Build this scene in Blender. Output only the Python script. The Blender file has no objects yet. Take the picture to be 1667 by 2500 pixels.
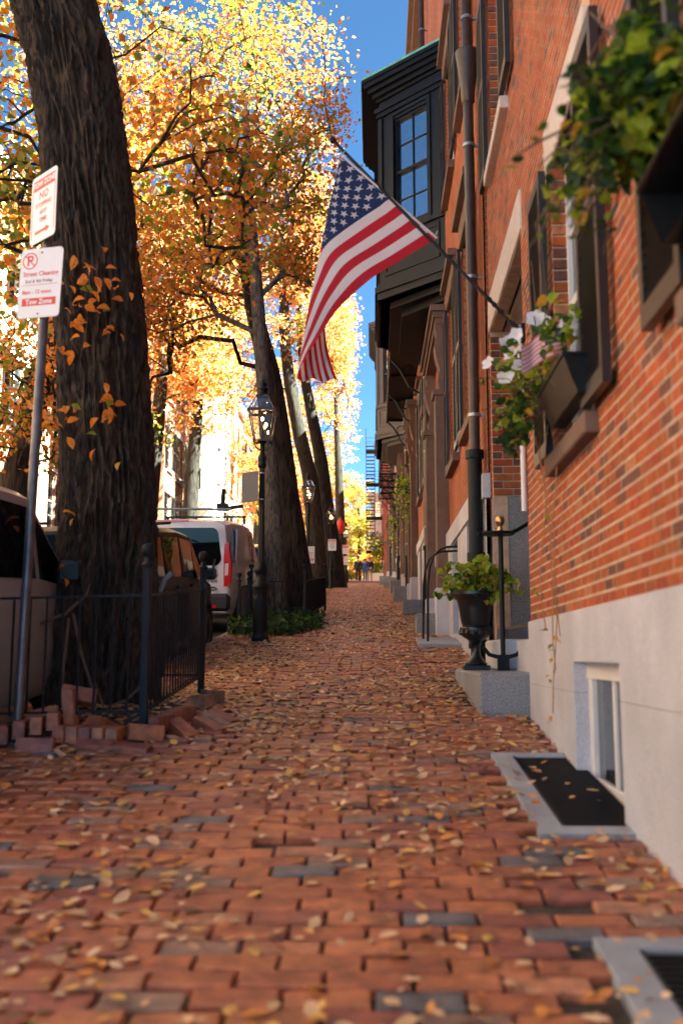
import bpy, bmesh, math, random
import numpy as np
from mathutils import Vector, Matrix, noise, Euler

random.seed(7); rng = np.random.default_rng(7)
R = math.radians
SC = bpy.context.scene
COL = SC.collection

# ------------------------------------------------------------------ camera, sky, sun, exposure
cam_d = bpy.data.cameras.new('camera'); cam = bpy.data.objects.new('camera', cam_d); COL.objects.link(cam)
cam.location = (0, 0, 1.19)
cam.rotation_euler = (R(90 + 8.19), 0, R(1.87))
cam_d.sensor_fit = 'HORIZONTAL'; cam_d.sensor_width = 24; cam_d.lens = 35
cam_d.clip_start = .05; cam_d.clip_end = 2000
cam_d.dof.use_dof = True; cam_d.dof.focus_distance = 15.0; cam_d.dof.aperture_fstop = 1.6
SC.camera = cam

SUN_EL, SUN_AZ = R(50), R(104)          # azimuth from +Y (up the street) towards +X (the houses' side)
wd = bpy.data.worlds.new('World'); SC.world = wd; wd.use_nodes = True
wn = wd.node_tree.nodes; bg = wn['Background']
sky = wn.new('ShaderNodeTexSky'); sky.sky_type = 'NISHITA'; sky.sun_disc = False
sky.sun_elevation = SUN_EL; sky.sun_rotation = SUN_AZ
sky.altitude = 3000; sky.air_density = .36; sky.dust_density = .05; sky.ozone_density = 3.6
wd.node_tree.links.new(sky.outputs[0], bg.inputs[0]); bg.inputs[1].default_value = .05
sl = bpy.data.lights.new('sun', 'SUN'); sun = bpy.data.objects.new('sun', sl); COL.objects.link(sun)
sl.energy = 5.0; sl.angle = R(.5); sl.color = (1, .965, .89)
sd = Vector((math.sin(SUN_AZ) * math.cos(SUN_EL), math.cos(SUN_AZ) * math.cos(SUN_EL), math.sin(SUN_EL)))
sun.rotation_euler = (-sd).to_track_quat('-Z', 'Y').to_euler(); sun.location = (20, 0, 40)
SC.view_settings.view_transform = 'Standard'; SC.view_settings.look = 'None'
SC.view_settings.exposure = 3.82; SC.view_settings.gamma = 1; SC.view_settings.use_white_balance = True; SC.view_settings.white_balance_temperature = 5850; SC.view_settings.white_balance_tint = -16; SC.view_settings.use_curve_mapping = False
SC.cycles.use_denoising = True
SC.cycles.max_bounces = 8; SC.cycles.transparent_max_bounces = 12; SC.cycles.caustics_reflective = False
SC.cycles.caustics_refractive = False; SC.cycles.sample_clamp_indirect = 6

def G(Y):
    if Y <= 0: return .097 * Y
    Y = min(Y, 150.)
    return .097 * Y - .0001 * Y * Y
SLOPE = math.atan(.094)
def bump_pit(x, y):                       # roots heave the bricks round the big tree
    return .10 * math.exp(-((x + 2.0) / .9) ** 2 - ((y - 7.2) / 1.5) ** 2)
def H(x, y):
    return G(y) + bump_pit(x, y) + .008 * math.sin(1.7 * x + .9 * y) * math.sin(.8 * y + 1)

# ------------------------------------------------------------------ materials
MATS = {}
def mat(name, col, rough=.6, metal=0., var=.0, stain=0., sscale=1.6, vscale=6., bump=0., bscale=40., spec=.5, stretch=(1, 1, 1), detail=4, col2=None, coat=0.):
    if name in MATS: return MATS[name]
    m = bpy.data.materials.new(name); m.use_nodes = True; MATS[name] = m
    nt = m.node_tree; b = nt.nodes['Principled BSDF']
    b.inputs['Base Color'].default_value = (*col, 1); b.inputs['Roughness'].default_value = rough
    b.inputs['Metallic'].default_value = metal; b.inputs['Specular IOR Level'].default_value = spec
    b.inputs['Coat Weight'].default_value = coat; b.inputs['Coat Roughness'].default_value = .05
    tc = nt.nodes.new('ShaderNodeTexCoord'); mp = nt.nodes.new('ShaderNodeMapping')
    mp.inputs['Scale'].default_value = stretch
    ge = nt.nodes.new('ShaderNodeNewGeometry'); nt.links.new(ge.outputs['Position'], mp.inputs[0])
    if var or col2:
        n = nt.nodes.new('ShaderNodeTexNoise'); n.inputs['Scale'].default_value = vscale; n.inputs['Detail'].default_value = detail
        n.inputs['Roughness'].default_value = .65
        nt.links.new(mp.outputs[0], n.inputs['Vector'])
        r = nt.nodes.new('ShaderNodeValToRGB'); nt.links.new(n.outputs['Fac'], r.inputs[0])
        lo = tuple(c * (1 - var) for c in col); hi = col2 if col2 else tuple(min(1, c * (1 + var)) for c in col)
        r.color_ramp.elements[0].position = .32; r.color_ramp.elements[0].color = (*lo, 1)
        r.color_ramp.elements[1].position = .7; r.color_ramp.elements[1].color = (*hi, 1)
        if stain:      # soot, splashes and wear at the size of hands and arms
            ns = nt.nodes.new('ShaderNodeTexNoise'); ns.inputs['Scale'].default_value = sscale; ns.inputs['Detail'].default_value = 7; ns.inputs['Roughness'].default_value = .6
            nt.links.new(ge.outputs['Position'], ns.inputs['Vector'])
            mr = nt.nodes.new('ShaderNodeMapRange'); mr.inputs[1].default_value = .32; mr.inputs[2].default_value = .68; mr.inputs[3].default_value = 1 - stain; mr.inputs[4].default_value = 1 + stain * .45
            nt.links.new(ns.outputs['Fac'], mr.inputs[0])
            mx = nt.nodes.new('ShaderNodeMix'); mx.data_type = 'RGBA'; mx.blend_type = 'MULTIPLY'; mx.inputs[0].default_value = 1
            nt.links.new(r.outputs[0], mx.inputs[6]); nt.links.new(mr.outputs[0], mx.inputs[7]); nt.links.new(mx.outputs[2], b.inputs['Base Color'])
        else:
            nt.links.new(r.outputs[0], b.inputs['Base Color'])
    if bump:
        n2 = nt.nodes.new('ShaderNodeTexNoise'); n2.inputs['Scale'].default_value = bscale; n2.inputs['Detail'].default_value = 5
        nt.links.new(mp.outputs[0], n2.inputs['Vector'])
        bp = nt.nodes.new('ShaderNodeBump'); bp.inputs['Strength'].default_value = bump; bp.inputs['Distance'].default_value = .02
        nt.links.new(n2.outputs['Fac'], bp.inputs['Height']); nt.links.new(bp.outputs[0], b.inputs['Normal'])
    return m

def brickmat(name, c1, c2, mortar, axis='yz', bw=.215, rh=.075, ms=.009, rough=.85):
    if name in MATS: return MATS[name]
    m = bpy.data.materials.new(name); m.use_nodes = True; MATS[name] = m
    nt = m.node_tree; b = nt.nodes['Principled BSDF']; b.inputs['Roughness'].default_value = rough
    b.inputs['Specular IOR Level'].default_value = .3
    tc = nt.nodes.new('ShaderNodeTexCoord'); sp = nt.nodes.new('ShaderNodeSeparateXYZ'); cb = nt.nodes.new('ShaderNodeCombineXYZ')
    nt.links.new(tc.outputs['Object'], sp.inputs[0])
    if axis == 'yz':                     # courses run along y on street fronts and along x on the side walls
        ad = nt.nodes.new('ShaderNodeMath'); nt.links.new(sp.outputs[0], ad.inputs[0]); nt.links.new(sp.outputs[1], ad.inputs[1])
        nt.links.new(ad.outputs[0], cb.inputs[0])
    else:
        nt.links.new(sp.outputs[0], cb.inputs[0])
    nt.links.new(sp.outputs[2], cb.inputs[1])
    br = nt.nodes.new('ShaderNodeTexBrick'); nt.links.new(cb.outputs[0], br.inputs['Vector'])
    br.inputs['Color1'].default_value = (*c1, 1); br.inputs['Color2'].default_value = (*c2, 1); br.inputs['Mortar'].default_value = (*mortar, 1)
    br.inputs['Scale'].default_value = 1; br.inputs['Mortar Size'].default_value = ms; br.inputs['Brick Width'].default_value = bw
    br.inputs['Row Height'].default_value = rh; br.inputs['Mortar Smooth'].default_value = .2
    n = nt.nodes.new('ShaderNodeTexNoise'); n.inputs['Scale'].default_value = 1.1; n.inputs['Detail'].default_value = 8
    nt.links.new(tc.outputs['Object'], n.inputs['Vector'])
    mr = nt.nodes.new('ShaderNodeMapRange'); mr.inputs[1].default_value = .3; mr.inputs[2].default_value = .7; mr.inputs[3].default_value = .75; mr.inputs[4].default_value = 1.2
    nt.links.new(n.outputs['Fac'], mr.inputs[0])
    mx = nt.nodes.new('ShaderNodeMix'); mx.data_type = 'RGBA'; mx.blend_type = 'MULTIPLY'; mx.inputs[0].default_value = 1
    nt.links.new(br.outputs['Color'], mx.inputs[6]); nt.links.new(mr.outputs[0], mx.inputs[7]); nt.links.new(mx.outputs[2], b.inputs['Base Color'])
    bp = nt.nodes.new('ShaderNodeBump'); bp.inputs['Strength'].default_value = .5; bp.inputs['Distance'].default_value = .006; bp.invert = True
    nt.links.new(br.outputs['Fac'], bp.inputs['Height']); nt.links.new(bp.outputs[0], b.inputs['Normal'])
    return m

def leafmat(name, col, trans=.5, var=.25):
    m = bpy.data.materials.new(name); m.use_nodes = True; MATS[name] = m
    nt = m.node_tree; nt.nodes.clear()
    o = nt.nodes.new('ShaderNodeOutputMaterial'); mx = nt.nodes.new('ShaderNodeMixShader'); mx.inputs[0].default_value = trans
    d = nt.nodes.new('ShaderNodeBsdfPrincipled'); d.inputs['Roughness'].default_value = .5; d.inputs['Specular IOR Level'].default_value = .3
    t = nt.nodes.new('ShaderNodeBsdfTranslucent')
    tc = nt.nodes.new('ShaderNodeTexCoord'); n = nt.nodes.new('ShaderNodeTexNoise'); n.inputs['Scale'].default_value = 9
    nt.links.new(tc.outputs['Object'], n.inputs['Vector'])
    r = nt.nodes.new('ShaderNodeValToRGB'); nt.links.new(n.outputs['Fac'], r.inputs[0])
    r.color_ramp.elements[0].position = .35; r.color_ramp.elements[0].color = (*[c * (1 - var) for c in col], 1)
    r.color_ramp.elements[1].position = .65; r.color_ramp.elements[1].color = (*[min(1, c * (1 + var)) for c in col], 1)
    nt.links.new(r.outputs[0], d.inputs['Base Color']); nt.links.new(r.outputs[0], t.inputs['Color'])
    nt.links.new(d.outputs[0], mx.inputs[1]); nt.links.new(t.outputs[0], mx.inputs[2]); nt.links.new(mx.outputs[0], o.inputs[0])
    return m

def glassmat(name, tint=(.02, .025, .03), ior=2.0, rough=.02):
    m = mat(name, tint, rough=rough, spec=.5); m.node_tree.nodes['Principled BSDF'].inputs['IOR'].default_value = ior
    return m
def clearglass(name, tint=(1, 1, 1), mixv=.12, rough=.02):
    m = bpy.data.materials.new(name); m.use_nodes = True; nt = m.node_tree; nt.nodes.clear(); MATS[name] = m
    o = nt.nodes.new('ShaderNodeOutputMaterial'); mx = nt.nodes.new('ShaderNodeMixShader'); mx.inputs[0].default_value = mixv
    a = nt.nodes.new('ShaderNodeBsdfTransparent'); a.inputs[0].default_value = (*tint, 1); g = nt.nodes.new('ShaderNodeBsdfGlossy'); g.inputs['Roughness'].default_value = rough
    nt.links.new(a.outputs[0], mx.inputs[1]); nt.links.new(g.outputs[0], mx.inputs[2]); nt.links.new(mx.outputs[0], o.inputs[0])
    return m
def emitmat(name, col, s):
    m = mat(name, col); b = m.node_tree.nodes['Principled BSDF']
    b.inputs['Emission Color'].default_value = (*col, 1); b.inputs['Emission Strength'].default_value = s
    return m

def barkmat(name, c_dark, c_light, sc=(16, 16, 2.0), bump=1.0):
    m = bpy.data.materials.new(name); m.use_nodes = True; MATS[name] = m
    nt = m.node_tree; b = nt.nodes['Principled BSDF']; b.inputs['Roughness'].default_value = .9; b.inputs['Specular IOR Level'].default_value = .25
    tc = nt.nodes.new('ShaderNodeTexCoord'); mp = nt.nodes.new('ShaderNodeMapping'); mp.inputs['Scale'].default_value = sc
    nt.links.new(tc.outputs['Object'], mp.inputs[0])
    n = nt.nodes.new('ShaderNodeTexNoise'); n.inputs['Scale'].default_value = 1; n.inputs['Detail'].default_value = 7; n.inputs['Distortion'].default_value = .5
    nt.links.new(mp.outputs[0], n.inputs['Vector'])
    r = nt.nodes.new('ShaderNodeValToRGB'); nt.links.new(n.outputs['Fac'], r.inputs[0])
    r.color_ramp.elements[0].position = .36; r.color_ramp.elements[0].color = (*c_dark, 1)
    r.color_ramp.elements[1].position = .66; r.color_ramp.elements[1].color = (*c_light, 1)
    nt.links.new(r.outputs[0], b.inputs['Base Color'])
    bp = nt.nodes.new('ShaderNodeBump'); bp.inputs['Strength'].default_value = bump; bp.inputs['Distance'].default_value = .03
    nt.links.new(n.outputs['Fac'], bp.inputs['Height']); nt.links.new(bp.outputs[0], b.inputs['Normal'])
    return m

PAVE = [mat('pave_brick_red', (.36, .118, .050), .44, spec=.65, stain=.32, sscale=3.5, var=.34, vscale=14, bump=.35, bscale=90),
        mat('pave_brick_rust', (.41, .145, .056), .44, spec=.65, stain=.32, sscale=3.5, var=.34, vscale=14, bump=.35, bscale=90),
        mat('pave_brick_plum', (.27, .085, .052), .44, spec=.65, stain=.32, sscale=3.5, var=.34, vscale=14, bump=.35, bscale=90),
        mat('pave_brick_rose', (.43, .18, .09), .44, spec=.65, stain=.32, sscale=3.5, var=.34, vscale=14, bump=.35, bscale=90),
        mat('pave_brick_tan', (.27, .165, .115), .44, spec=.65, stain=.32, sscale=3.5, var=.34, vscale=14, bump=.35, bscale=90),
        mat('pave_brick_slate', (.125, .12, .125), .44, spec=.65, stain=.32, sscale=3.5, var=.34, vscale=14, bump=.35, bscale=90)]
PW = [.34, .26, .14, .14, .07, .05]
WALLB = [mat('wall_brick_orange', (.40, .088, .018), .85, stain=.3, sscale=2.2, var=.22, vscale=20, bump=.3, bscale=120),
         mat('wall_brick_red', (.36, .065, .02), .85, stain=.3, sscale=2.2, var=.22, vscale=20, bump=.3, bscale=120),
         mat('wall_brick_rust', (.36, .10, .028), .85, stain=.3, sscale=2.2, var=.25, vscale=20, bump=.3, bscale=120),
         mat('wall_brick_plum', (.17, .065, .042), .85, stain=.3, sscale=2.2, var=.25, vscale=20, bump=.3, bscale=120),
         mat('wall_brick_pale', (.44, .17, .075), .85, stain=.3, sscale=2.2, var=.2, vscale=20, bump=.3, bscale=120)]
WW = [.36, .26, .20, .13, .05]
MORTAR = mat('lime_mortar', (.56, .42, .30), .95, stain=.25, var=.18, vscale=9, bump=.3, bscale=150)
EARTH = mat('dark_earth', (.055, .04, .028), .95, var=.4, vscale=12, bump=.6, bscale=30)
GRANITE = mat('pale_granite', (.56, .56, .60), .7, stain=.2, var=.16, vscale=90, bump=.06, bscale=200, detail=2)
GRANITE_D = mat('grey_granite', (.25, .25, .26), .75, stain=.25, var=.45, vscale=75, bump=.1, bscale=200, detail=3)
SLATE = mat('slate_slab', (.33, .35, .38), .65, stain=.25, var=.12, vscale=5, bump=.1, bscale=60)
BROWNST = mat('brownstone', (.17, .105, .075), .85, var=.15, vscale=5, bump=.12, bscale=120)
WHITE = mat('white_paint', (.78, .75, .72), .45, var=.05, vscale=8)
WSTONE = mat('pale_lintel_stone', (.58, .51, .47), .75, var=.1, vscale=20)
BLACKP = mat('black_gloss_paint', (.012, .012, .013), .28, bump=.05, bscale=60)
IRON = mat('black_iron', (.004, .004, .005), .5, spec=.3, bump=.1, bscale=80)
IRONB = mat('painted_iron_bluish', (.010, .010, .013), .6, spec=.25, bump=.15, bscale=90)
SHUT = mat('shutter_black', (.022, .02, .019), .4)
BAYP = mat('bay_black_paint', (.003, .0035, .005), .5, spec=.25, var=.3, vscale=5, bump=.1, bscale=30)
BAYG = mat('bay_grey_paint', (.075, .07, .065), .5, var=.12, vscale=6)
COPPER = mat('verdigris_copper', (.16, .42, .33), .7, var=.2, vscale=8)
BRONZE = mat('bronze_pipe', (.07, .048, .036), .38, metal=.4, var=.2, vscale=10)
GREYM = mat('galvanised_metal', (.35, .36, .37), .35, metal=.8)
BRASS = mat('brass', (.62, .33, .13), .3, metal=1.)
ASPH = mat('asphalt', (.05, .05, .052), .9, var=.2, vscale=14, bump=.3, bscale=150)
RUB = mat('rubber', (.012, .012, .012), .8)
GLASS = glassmat('window_glass')
GLASSB = glassmat('bay_window_glass', (.02, .03, .05), 4.5)
CARGL = glassmat('car_glass', (.003, .004, .004), 1.25)
LGLASS = clearglass('lantern_glass', (.93, .9, .84), .14, .05)
SIGNW = mat('sign_white', (.68, .70, .75), .4)
SIGNR = mat('sign_red', (.55, .025, .035), .45)
SIGND = mat('sign_dark', (.09, .05, .07), .45)
SIGNG = mat('sign_green', (.03, .22, .13), .45)
SIGNBK = mat('sign_back', (.05, .056, .075), .5)
BARKN = barkmat('bark_near', (.017, .012, .008), (.062, .043, .030), (40, 40, 9), .8)
BARKD = barkmat('bark_dark', (.010, .008, .006), (.06, .045, .033), (20, 20, 2.5), 1.0)
BARKG = barkmat('bark_grey', (.045, .038, .031), (.15, .13, .11), (24, 24, 7), .5)
LEAF = dict(o=leafmat('leaf_orange', (.66, .25, .04)), d=leafmat('leaf_deep_orange', (.58, .18, .028)), y=leafmat('leaf_yellow', (.64, .36, .05)),
            g=leafmat('leaf_yellow_green', (.23, .26, .03)), n=leafmat('leaf_green', (.07, .13, .018)), p=leafmat('leaf_peach', (.72, .40, .20)),
            t=leafmat('leaf_tan', (.52, .33, .18)), b=leafmat('leaf_brown', (.17, .08, .035)), l=leafmat('leaf_lime', (.36, .46, .03)), k=leafmat('leaf_dark_green', (.025, .06, .018), .3))
FALL = [leafmat('fallen_%s' % n_, c_, .04, .3) for n_, c_ in (('orange', (.58, .25, .06)), ('rust', (.42, .17, .05)), ('gold', (.66, .42, .11)), ('tan', (.55, .36, .20)), ('brown', (.17, .085, .04)), ('pale', (.72, .50, .30)))]
PETAL = leafmat('petal_white', (.85, .84, .86), .3, .03)

# ------------------------------------------------------------------ object helpers
def tag(o, label=None, cat=None, group=None, kind=None):
    if label: o['label'] = label
    if cat: o['category'] = cat
    if group: o['group'] = group
    if kind: o['kind'] = kind
    return o
def thing(name, label, cat, loc=(0, 0, 0), rot=(0, 0, 0), group=None):
    o = bpy.data.objects.new(name, None); COL.objects.link(o)
    o.location = loc; o.rotation_euler = rot; o.empty_display_size = .2
    return tag(o, label, cat, group)
def link(name, me, parent=None, loc=(0, 0, 0), rot=(0, 0, 0), scale=None):
    o = bpy.data.objects.new(name, me); COL.objects.link(o)
    if parent: o.parent = parent
    o.location = loc; o.rotation_euler = rot
    if scale: o.scale = scale
    return o
def copy_tree(o, parent=None):
    c = o.copy(); COL.objects.link(c)
    if parent: c.parent = parent
    for ch in list(o.children): copy_tree(ch, c)
    return c

class MB:
    def __init__(s): s.v = []; s.f = []; s.m = []
    def add(s, vs, fs, m=0):
        k = len(s.v); s.v += [tuple(v) for v in vs]; s.f += [tuple(i + k for i in f) for f in fs]; s.m += [m] * len(fs); return s
    def box(s, x0, x1, y0, y1, z0, z1, m=0):
        x0, x1 = min(x0, x1), max(x0, x1)
        return s.add([(x0, y0, z0), (x1, y0, z0), (x1, y1, z0), (x0, y1, z0), (x0, y0, z1), (x1, y0, z1), (x1, y1, z1), (x0, y1, z1)],
                     [(0, 3, 2, 1), (4, 5, 6, 7), (0, 1, 5, 4), (1, 2, 6, 5), (2, 3, 7, 6), (3, 0, 4, 7)], m)
    def obox(s, c, size, rot=(0, 0, 0), m=0):
        E = Euler(rot).to_matrix(); hx, hy, hz = [a / 2 for a in size]; c = Vector(c)
        vs = [c + E @ Vector((a * hx, b * hy, d * hz)) for d in (-1, 1) for a, b in ((-1, -1), (1, -1), (1, 1), (-1, 1))]
        return s.add(vs, [(0, 3, 2, 1), (4, 5, 6, 7), (0, 1, 5, 4), (1, 2, 6, 5), (2, 3, 7, 6), (3, 0, 4, 7)], m)
    def tube(s, pts, r, n=8, m=0, cap=True):
        pts = [Vector(p) for p in pts]; rs = r if hasattr(r, '__len__') else [r] * len(pts); vs = []; fs = []
        t0 = (pts[1] - pts[0]).normalized(); a = t0.orthogonal().normalized()
        for i, p in enumerate(pts):
            t = (pts[min(i + 1, len(pts) - 1)] - pts[max(i - 1, 0)]).normalized()
            a = (a - t * a.dot(t)).normalized(); b = t.cross(a)
            for k in range(n):
                an = 2 * math.pi * k / n; vs.append(p + (a * math.cos(an) + b * math.sin(an)) * rs[i])
        for i in range(len(pts) - 1):
            for k in range(n):
                fs.append((i * n + k, i * n + (k + 1) % n, (i + 1) * n + (k + 1) % n, (i + 1) * n + k))
        if cap: fs += [tuple(range(n - 1, -1, -1)), tuple(range((len(pts) - 1) * n, len(pts) * n))]
        return s.add(vs, fs, m)
    def lathe(s, prof, n=16, c=(0, 0, 0), m=0, phase=0.):
        vs = []; fs = []
        for r, z in prof:
            for k in range(n):
                a = 2 * math.pi * k / n + phase; vs.append((c[0] + r * math.cos(a), c[1] + r * math.sin(a), c[2] + z))
        L = len(prof)
        for i in range(L - 1):
            for k in range(n): fs.append((i * n + k, i * n + (k + 1) % n, (i + 1) * n + (k + 1) % n, (i + 1) * n + k))
        fs += [tuple(range(n - 1, -1, -1)), tuple(range((L - 1) * n, L * n))]
        return s.add(vs, fs, m)
    def prism(s, poly, axis, a, b, m=0):
        def P(u, v, w): return {'x': (w, u, v), 'y': (u, w, v), 'z': (u, v, w)}[axis]
        n = len(poly); vs = [P(u, v, a) for u, v in poly] + [P(u, v, b) for u, v in poly]
        fs = [tuple(range(n)), tuple(range(2 * n - 1, n - 1, -1))] + [(i, (i + 1) % n, n + (i + 1) % n, n + i) for i in range(n)]
        return s.add(vs, fs, m)
    def wall(s, p0, u, n, w, z0, z1, ops, depth=.12, m=0, mr=None):
        """front of a wall in the plane through p0 along u (outward normal n) with openings (a,b,c,d) and their reveals"""
        p0, u, n = Vector(p0), Vector(u), Vector(n); Z = Vector((0, 0, 1)); mr = m if mr is None else mr
        xs = sorted({0., w} | {min(max(o[i], 0), w) for o in ops for i in (0, 1)}); zs = sorted({z0, z1} | {min(max(o[i], z0), z1) for o in ops for i in (2, 3)})
        for i in range(len(xs) - 1):
            for j in range(len(zs) - 1):
                cx, cz = (xs[i] + xs[i + 1]) / 2, (zs[j] + zs[j + 1]) / 2
                if any(o[0] < cx < o[1] and o[2] < cz < o[3] for o in ops): continue
                s.add([p0 + u * a + Z * b for a, b in ((xs[i], zs[j]), (xs[i + 1], zs[j]), (xs[i + 1], zs[j + 1]), (xs[i], zs[j + 1]))], [(0, 1, 2, 3)], m)
        for a, b, c, d in ops:
            q = [(a, c), (b, c), (b, d), (a, d)]
            for k in range(4):
                (a1, c1), (a2, c2) = q[k], q[(k + 1) % 4]
                s.add([p0 + u * a1 + Z * c1, p0 + u * a2 + Z * c2, p0 + u * a2 + Z * c2 - n * depth, p0 + u * a1 + Z * c1 - n * depth], [(0, 1, 2, 3)], mr)
        return s
    def build(s, name, mats, parent=None, smooth=False, bevel=0, kind=None, loc=(0, 0, 0), rot=(0, 0, 0), auto=None, label=None, sub=0):
        me = s.mesh(name, mats, smooth, bevel, auto)
        o = link(name, me, parent, loc, rot)
        if kind: o['kind'] = kind
        if label: o['label'] = label
        return o
    def mesh(s, name, mats, smooth=False, bevel=0, auto=None):
        me = bpy.data.meshes.new(name); me.from_pydata(s.v, [], s.f)
        mats = mats if isinstance(mats, (list, tuple)) else [mats]
        for q in mats: me.materials.append(q)
        me.polygons.foreach_set('material_index', s.m)
        bm = bmesh.new(); bm.from_mesh(me)
        if bevel:
            bm.edges.ensure_lookup_table()
            bmesh.ops.remove_doubles(bm, verts=bm.verts, dist=1e-5)
            es = [e for e in bm.edges if len(e.link_faces) == 2 and e.calc_face_angle(0) > .5]
            bmesh.ops.bevel(bm, geom=es, offset=bevel, segments=1, affect='EDGES', clamp_overlap=True)
        bmesh.ops.recalc_face_normals(bm, faces=bm.faces)
        bm.to_mesh(me); bm.free()
        if smooth:
            me.polygons.foreach_set('use_smooth', [True] * len(me.polygons))
            me.set_sharp_from_angle(angle=R(auto if auto else 50))
        me.update(); return me

def quads_mesh(name, V, mi, mats, tris=False):
    """V: (N,k,3) array, one polygon of k corners each"""
    N, k = V.shape[:2]
    me = bpy.data.meshes.new(name); me.vertices.add(N * k); me.vertices.foreach_set('co', V.astype(np.float32).ravel())
    me.loops.add(N * k); me.loops.foreach_set('vertex_index', np.arange(N * k, dtype=np.int32))
    me.polygons.add(N); me.polygons.foreach_set('loop_start', np.arange(0, N * k, k, dtype=np.int32))
    for q in mats: me.materials.append(q)
    me.polygons.foreach_set('material_index', np.asarray(mi, dtype=np.int32)); me.update(calc_edges=True); return me

def leaves_arr(P, size, up=.25, spread=.0):
    """folded four-cornered leaves at points P (N,3)"""
    N = len(P); n = rng.normal(size=(N, 3)); n[:, 2] += up; n /= np.linalg.norm(n, axis=1)[:, None]
    a = rng.normal(size=(N, 3)); a[:, 2] -= .5; a -= n * (a * n).sum(1)[:, None]; a /= np.linalg.norm(a, axis=1)[:, None]
    b = np.cross(n, a); L = (size * rng.uniform(.65, 1.25, N))[:, None]; f = rng.uniform(.05, .3, N)[:, None]
    return np.stack([P, P + a * L * .45 + b * L * .38 + n * L * f * .4, P + a * L, P + a * L * .45 - b * L * .38 + n * L * f * .4], 1)

_txt = {}
def text_mesh(s, size, m, bold=0.):
    cu = bpy.data.curves.new('lettering', 'FONT'); cu.body = s; cu.size = size; cu.align_x = 'CENTER'; cu.align_y = 'CENTER'; cu.offset = bold; cu.resolution_u = 3
    cu.extrude = .0004
    ob = bpy.data.objects.new('lettering', cu); COL.objects.link(ob)
    me = bpy.data.meshes.new_from_object(ob.evaluated_get(bpy.context.evaluated_depsgraph_get()))
    bpy.data.objects.remove(ob); bpy.data.curves.remove(cu)
    me.materials.clear(); me.materials.append(m); return me
def letter(s, size, m, parent, x, y, z, bold=.0, rot=(R(90), 0, 0)):
    return link('lettering', text_mesh(s, size, m, bold), parent, (x, y, z), rot)

# a single leaf with a shape of its own (for leaves near enough to pick apart)
def leaf_mesh(m, kind=0):
    me = bpy.data.meshes.new('leaf')
    if kind == 0:      # oval, pointed, folded along the midrib
        o = [(0, 0), (.2, .22), (.45, .30), (.72, .2), (1, 0)]
    elif kind == 1:    # lobed
        o = [(0, .05), (-.08, .32), (.28, .30), (.42, .46), (.6, .24), (1, 0)]
    else:              # round ivy / geranium leaf
        o = [(0, .05), (-.12, .3), (.15, .5), (.55, .46), (.85, .25), (.95, 0)]
    vs = []; fs = []
    n = len(o)
    for sgn in (1, -1):
        k = len(vs)
        for x, y in o: vs.append((x, sgn * y, .35 * y + .12 * math.sin(x * 3) - .12 * x * x))
        for x, y in o: vs.append((x if x > 0 else 0, 0, .12 * math.sin(x * 3) - .12 * x * x))
        for i in range(n - 1): fs.append((k + i, k + i + 1, k + n + i + 1, k + n + i))
    me.from_pydata(vs, [], fs); me.materials.append(m); me.validate(); me.update(); return me
LM = {}
def put_leaf(parent, p, size, key, kind=0, rot=None, name='leaf'):
    if (key, kind) not in LM: LM[(key, kind)] = leaf_mesh(LEAF[key], kind)
    o = link(name, LM[(key, kind)], parent, p, rot or (random.uniform(-1, 1), random.uniform(-.5, 1.2), random.uniform(0, 6.3)), (size,) * 3)
    return o
# ------------------------------------------------------------------ ground, road, pavement
def sheet(name, x0, x1, ys, dz, m, nx=2, kind='structure', hf=None):
    mb = MB(); xs = [x0 + (x1 - x0) * i / (nx - 1) for i in range(nx)]
    vs = [(x, y, (hf(x, y) if hf else G(y)) + dz) for y in ys for x in xs]
    fs = [(j * nx + i, j * nx + i + 1, (j + 1) * nx + i + 1, (j + 1) * nx + i) for j in range(len(ys) - 1) for i in range(nx - 1)]
    mb.add(vs, fs); return mb.build(name, m, kind=kind)
YS = [-40, -20, -8, 0] + [2 * i for i in range(1, 76)] + [200, 500, 1200]
sheet('ground', -400, 400, YS, -.30, EARTH)
sheet('road', -6.6, -2.42, YS[:-2], -.13, ASPH)
KX = -2.3
pav = sheet('pavement', KX, 1.6, [-8 + .25 * i for i in range(int(150 / .25))], -.028, EARTH, nx=20, hf=H)
sheet('far_pavement', -9.2, -6.75, YS[:-2], 0, mat('far_pavement_brick', (.24, .10, .07), .85, var=.3, vscale=4), nx=2)
mb = MB()
y = -6.
while y < 110:
    L = random.uniform(1.5, 2.6); b = y + L - .012
    mb.add([(KX - .12, y, G(y) - .25), (KX + .02, y, G(y) - .25), (KX + .02, b, G(b) - .25), (KX - .12, b, G(b) - .25),
            (KX - .12, y, G(y) + .0), (KX + .02, y, G(y) + .0), (KX + .02, b, G(b)), (KX - .12, b, G(b))],
           [(4, 5, 6, 7), (0, 1, 5, 4), (1, 2, 6, 5), (2, 3, 7, 6), (3, 0, 4, 7)])
    y += L
mb.build('granite_kerb', GRANITE_D, kind='structure')
mb = MB()
for i in range(len(YS) - 4):
    a, b = YS[i], YS[i + 1]
    mb.add([(-6.62, a, G(a) - .25), (-6.76, a, G(a) - .25), (-6.76, b, G(b) - .25), (-6.62, b, G(b) - .25), (-6.62, a, G(a) + .004), (-6.76, a, G(a) + .004), (-6.76, b, G(b) + .004), (-6.62, b, G(b) + .004)],
           [(4, 5, 6, 7), (0, 1, 5, 4), (3, 0, 4, 7), (2, 3, 7, 6)])
mb.build('far_kerb', GRANITE_D, kind='structure')

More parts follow.
